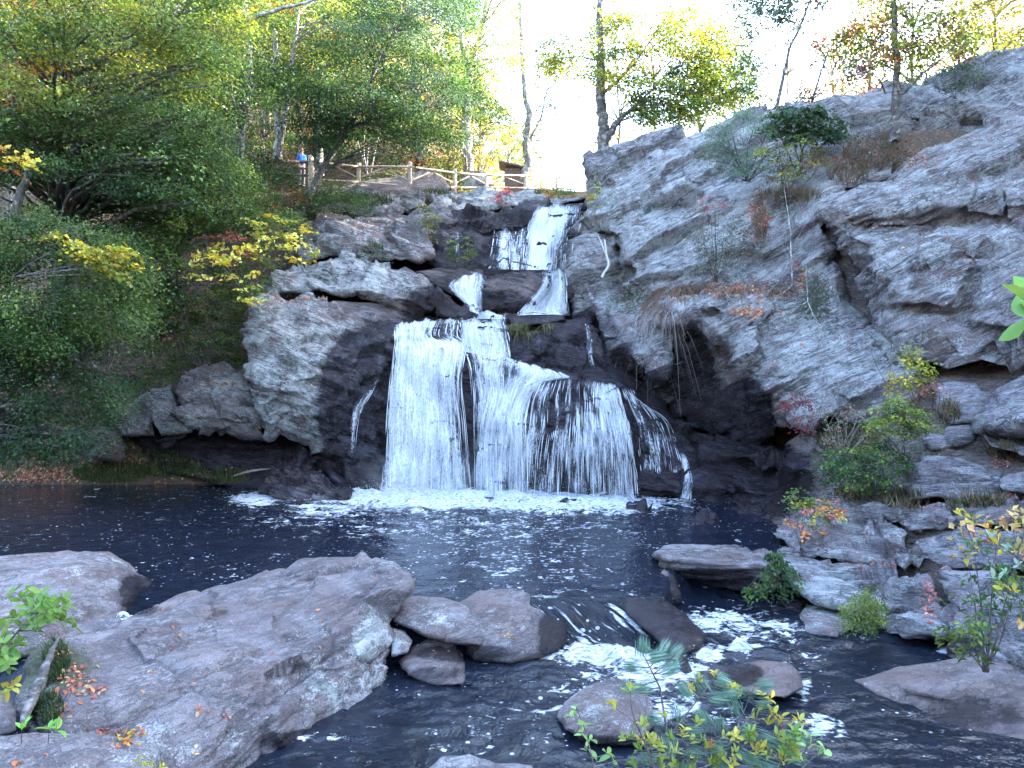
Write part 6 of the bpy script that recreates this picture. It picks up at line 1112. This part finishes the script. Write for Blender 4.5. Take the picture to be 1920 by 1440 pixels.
whorl_plant('azalea_bush', 'twiggy bush with yellow whorled leaves at the bottom right of the middle', 'bush',
 [[(1330,1500,3.0,.008),(1350,1420,3.1,.006),(1400,1350,3.2,.004),(1440,1300,3.2,.002)],[(1330,1500,3.0,.008),(1290,1420,3.0,.005),(1275,1370,3.0,.002)],[(1330,1500,3,.007),(1320,1380,3.2,.004),(1345,1270,3.3,.002)],[(1240,1500,2.9,.006),(1222,1420,2.9,.004),(1185,1340,3,.003),(1180,1270,3,.0015)],[(1400,1350,3.2,.003),(1470,1350,3.2,.0015)],[(1430,1480,3.0,.005),(1470,1420,3.0,.003),(1480,1380,3.1,.0015)]],
 [(1151,1324,3.1),(1180,1290,3,1),(1297,1290,3.2),(1310,1275,3.2),(1341,1262,3.3),(1356,1282,3.3),(1372,1288,3.3),(1384,1296,3.2,1),(1430,1302,3.2),(1444,1308,3.2),(1427,1325,3.2),(1450,1332,3.2),(1463,1345,3.2),(1440,1350,3.2),(1484,1360,3.2),(1415,1345,3.2,1),(1281,1370,3),(1268,1405,2.9,1),(1222,1380,2.9,1),(1240,1398,2.9,1),(1333,1394,3,2),(1352,1418,3,1),(1460,1372,3.1,3),(1500,1350,3.1),(1400,1385,3,1),(1380,1410,3,1),(1440,1412,3,1),(1470,1420,3),(1490,1400,3,1),(1205,1360,2.9,1),(1310,1350,3.1,1),(1245,1340,3,1),(1170,1385,2.9,1)]+[(rt.uniform(1180,1500), rt.uniform(1370,1450), 3.0, rt.choice((0,1,1,4,4))) for _ in range(44)],
 [YL, YL2, OL, (.3,.06,.04), (.13,.22,.05)], 31, .038, 7, .42, 1.0)
def pine(name, label, stems, tips, seed, L=.075):
    rnd = np.random.default_rng(seed); T_, TP = [], []
    for pts in stems:
        q = np.array([P(u,v,d) for u,v,d,r in pts]); n = len(pts)*4; t = np.linspace(0,len(pts)-1,n); pi = np.stack([np.interp(t, np.arange(len(pts)), q[:,k]) for k in range(3)],1); ri = np.interp(t, np.arange(len(pts)), [p[3] for p in pts]); T_.append((pi, ri)); TP.append(np.concatenate([pi, ri[:,None]],1))
    TP = np.concatenate(TP); root = empty(name, tuple(TP[0,:3]), label=label, cat='sapling'); C, N, D, S, K = [], [], [], [], []
    for tp in tips:
        c = np.array(P(*tp)); dd = np.linalg.norm(TP[:,:3]-c, axis=1)+np.maximum(0, TP[:,2]-c[2])*2; j = int(np.argmin(dd)); tw = curve(TP[j,:3], c, -.05, 8, rnd, .03); T_.append((tw, np.linspace(.003, .0013, 8)))
        ax = tw[-1]-tw[-4]; ax /= np.linalg.norm(ax)+1e-9
        for k in range(130):
            s = rnd.random()**.7; o = tw[-4]+(tw[-1]-tw[-4])*s; a = rnd.normal(0,1,3); a -= ax*(a@ax); a /= np.linalg.norm(a); e = rnd.uniform(.3,1.35)*(1.15-.45*s); dr = ax*math.cos(e)+a*math.sin(e); dr[2] -= .05; l = L*rnd.uniform(.6,1.1)
            C.append(o+dr*l*.5); N.append(a); D.append(dr); S.append(l); K.append(np.array((.13,.22,.17))*math.exp(rnd.normal(0,.25)))
    V, F_ = leafmesh(np.array(C), np.array(N), np.array(D), np.array(S), .038, .0); mesh('needles', V, F_, M['leaf'], parent=root, colors=np.repeat(np.array(K), 4, axis=0)); V, F_ = tubes(T_); mesh('stem', V, F_, M['twig'], parent=root)
pine('pine_sapling', 'soft blue-green pine seedling with long needles at the bottom of the view', [[(1262,1520,3.0,.009),(1255,1400,3.1,.007),(1238,1290,3.2,.004),(1205,1225,3.2,.002)],[(1255,1380,3.1,.004),(1310,1310,3.2,.003),(1340,1270,3.2,.002)],[(1258,1430,3.1,.005),(1380,1370,3.2,.003),(1415,1285,3.3,.002)]],
 [(1205,1222,3.2),(1190,1250,3.2),(1225,1235,3.2),(1245,1215,3.3),(1268,1225,3.3),(1255,1255,3.2),(1180,1290,3.1),(1210,1290,3.2),(1290,1300,3.2),(1320,1285,3.2),(1345,1272,3.2),(1340,1310,3.2),(1365,1300,3.2),(1380,1330,3.2),(1405,1300,3.3),(1425,1285,3.3),(1430,1320,3.2),(1320,1345,3.2),(1350,1360,3.1),(1290,1370,3.1),(1270,1340,3.1),(1230,1350,3.1),(1400,1370,3.1),(1440,1385,3.1),(1475,1395,3.1),(1490,1420,3.1),(1300,1410,3),(1345,1400,3),(1255,1400,3),(1215,1420,3),(1400,1420,3),(1440,1435,3),(1350,1440,3),(1280,1440,3),(1500,1385,3.1)], 41)
whorl_plant('leafy_shoot', 'thin arching shoot with paired green leaves left of the pine seedling', 'shoot', [[(1130,1500,3,.004),(1110,1420,3,.003),(1098,1370,3,.002),(1080,1325,3,.0012)]], [(1080,1328,3),(1072,1342,3),(1095,1358,3),(1090,1372,3),(1105,1386,3),(1100,1402,3),(1120,1425,3),(1150,1428,3),(1140,1412,3)], [(.20,.32,.10)], 32, .045, 3, .5, 1.2)
whorl_plant('leafy_shoot', 'pale green shoot with broad leaves right of the pine seedling', 'shoot', [[(1500,1500,3,.004),(1505,1430,3,.003),(1515,1390,3,.0015)],[(1505,1440,3,.002),(1535,1410,3,.001)]], [(1498,1378,3),(1515,1380,3),(1525,1395,3),(1512,1400,3),(1538,1416,3),(1545,1410,3),(1500,1425,3)], [(.24,.36,.16)], 33, .05, 3, .55, 1.2)
whorl_plant('leafy_bush', 'light green leafy bush in front of the boulders at the left edge', 'bush', [[(-60,1300,4.7,.012),(20,1200,4.9,.008),(70,1140,5,.004)],[(-60,1300,4.7,.01),(0,1230,4.6,.005),(10,1190,4.6,.003)]],
 [(rt.gauss(85,30), rt.gauss(1138,18), rt.uniform(4.8,5.2)) for _ in range(46)]+[(rt.gauss(5,16), rt.gauss(1225,30), rt.uniform(4.5,4.8)) for _ in range(22)]+[(10,1290,4.6,1),(25,1285,4.6,1),(0,1300,4.6,1),(35,1195,4.7),(40,1205,4.7)], [(.12,.22,.045),(.30,.30,.05)], 34, .072, 5, .48, 1.25)
whorl_plant('leafy_shoot', 'pair of small star-leaved green shoots beside the corner boulder', 'shoot', [[(40,1395,5.4,.004),(40,1368,5.4,.002)],[(90,1395,5.4,.004),(92,1370,5.4,.002)]], [(40,1362,5.4),(90,1364,5.4),(108,1368,5.4)], [(.18,.36,.07)], 35, .085, 6, .4, 1.3)
whorl_plant('leafy_shoot', 'yellow-green sprig at the bottom edge beside the corner boulder', 'shoot', [[(290,1480,5.0,.004),(280,1430,5.1,.002)]], [(272,1428,5.1),(285,1436,5.1),(305,1438,5.1),(262,1420,5.1)], [(.42,.40,.06)], 36, .06, 5, .45, 1.3)
whorl_plant('leafy_branch', 'near green branch tips poking in at the right edge', 'branch', [[(2050,600,1.5,.004),(1960,590,1.55,.003),(1925,580,1.6,.002)]], [(1926,566,1.6),(1930,600,1.6),(1935,575,1.6)], [(.16,.32,.08)], 37, .07, 3, .5, .9)
whorl_plant('leafy_branch', 'pale blue-green leaves with yellow ones on a near twig at the right edge', 'branch', [[(2050,1150,2.6,.005),(1960,1080,2.6,.004),(1900,1040,2.6,.002),(1860,1010,2.6,.0015)],[(1980,1100,2.6,.003),(1900,1120,2.6,.002),(1880,1100,2.6,.001)]], [(1850,990,2.6,2),(1870,1015,2.6,1),(1858,1005,2.6),(1890,1030,2.6),(1885,1075,2.6),(1870,1085,2.6),(1880,1105,2.6,1),(1900,1110,2.6,1),(1915,1165,2.6,2),(1910,1060,2.6)], [(.20,.30,.22),(.36,.3,.05),(.4,.25,.07)], 38, .036, 2, .45, .8)
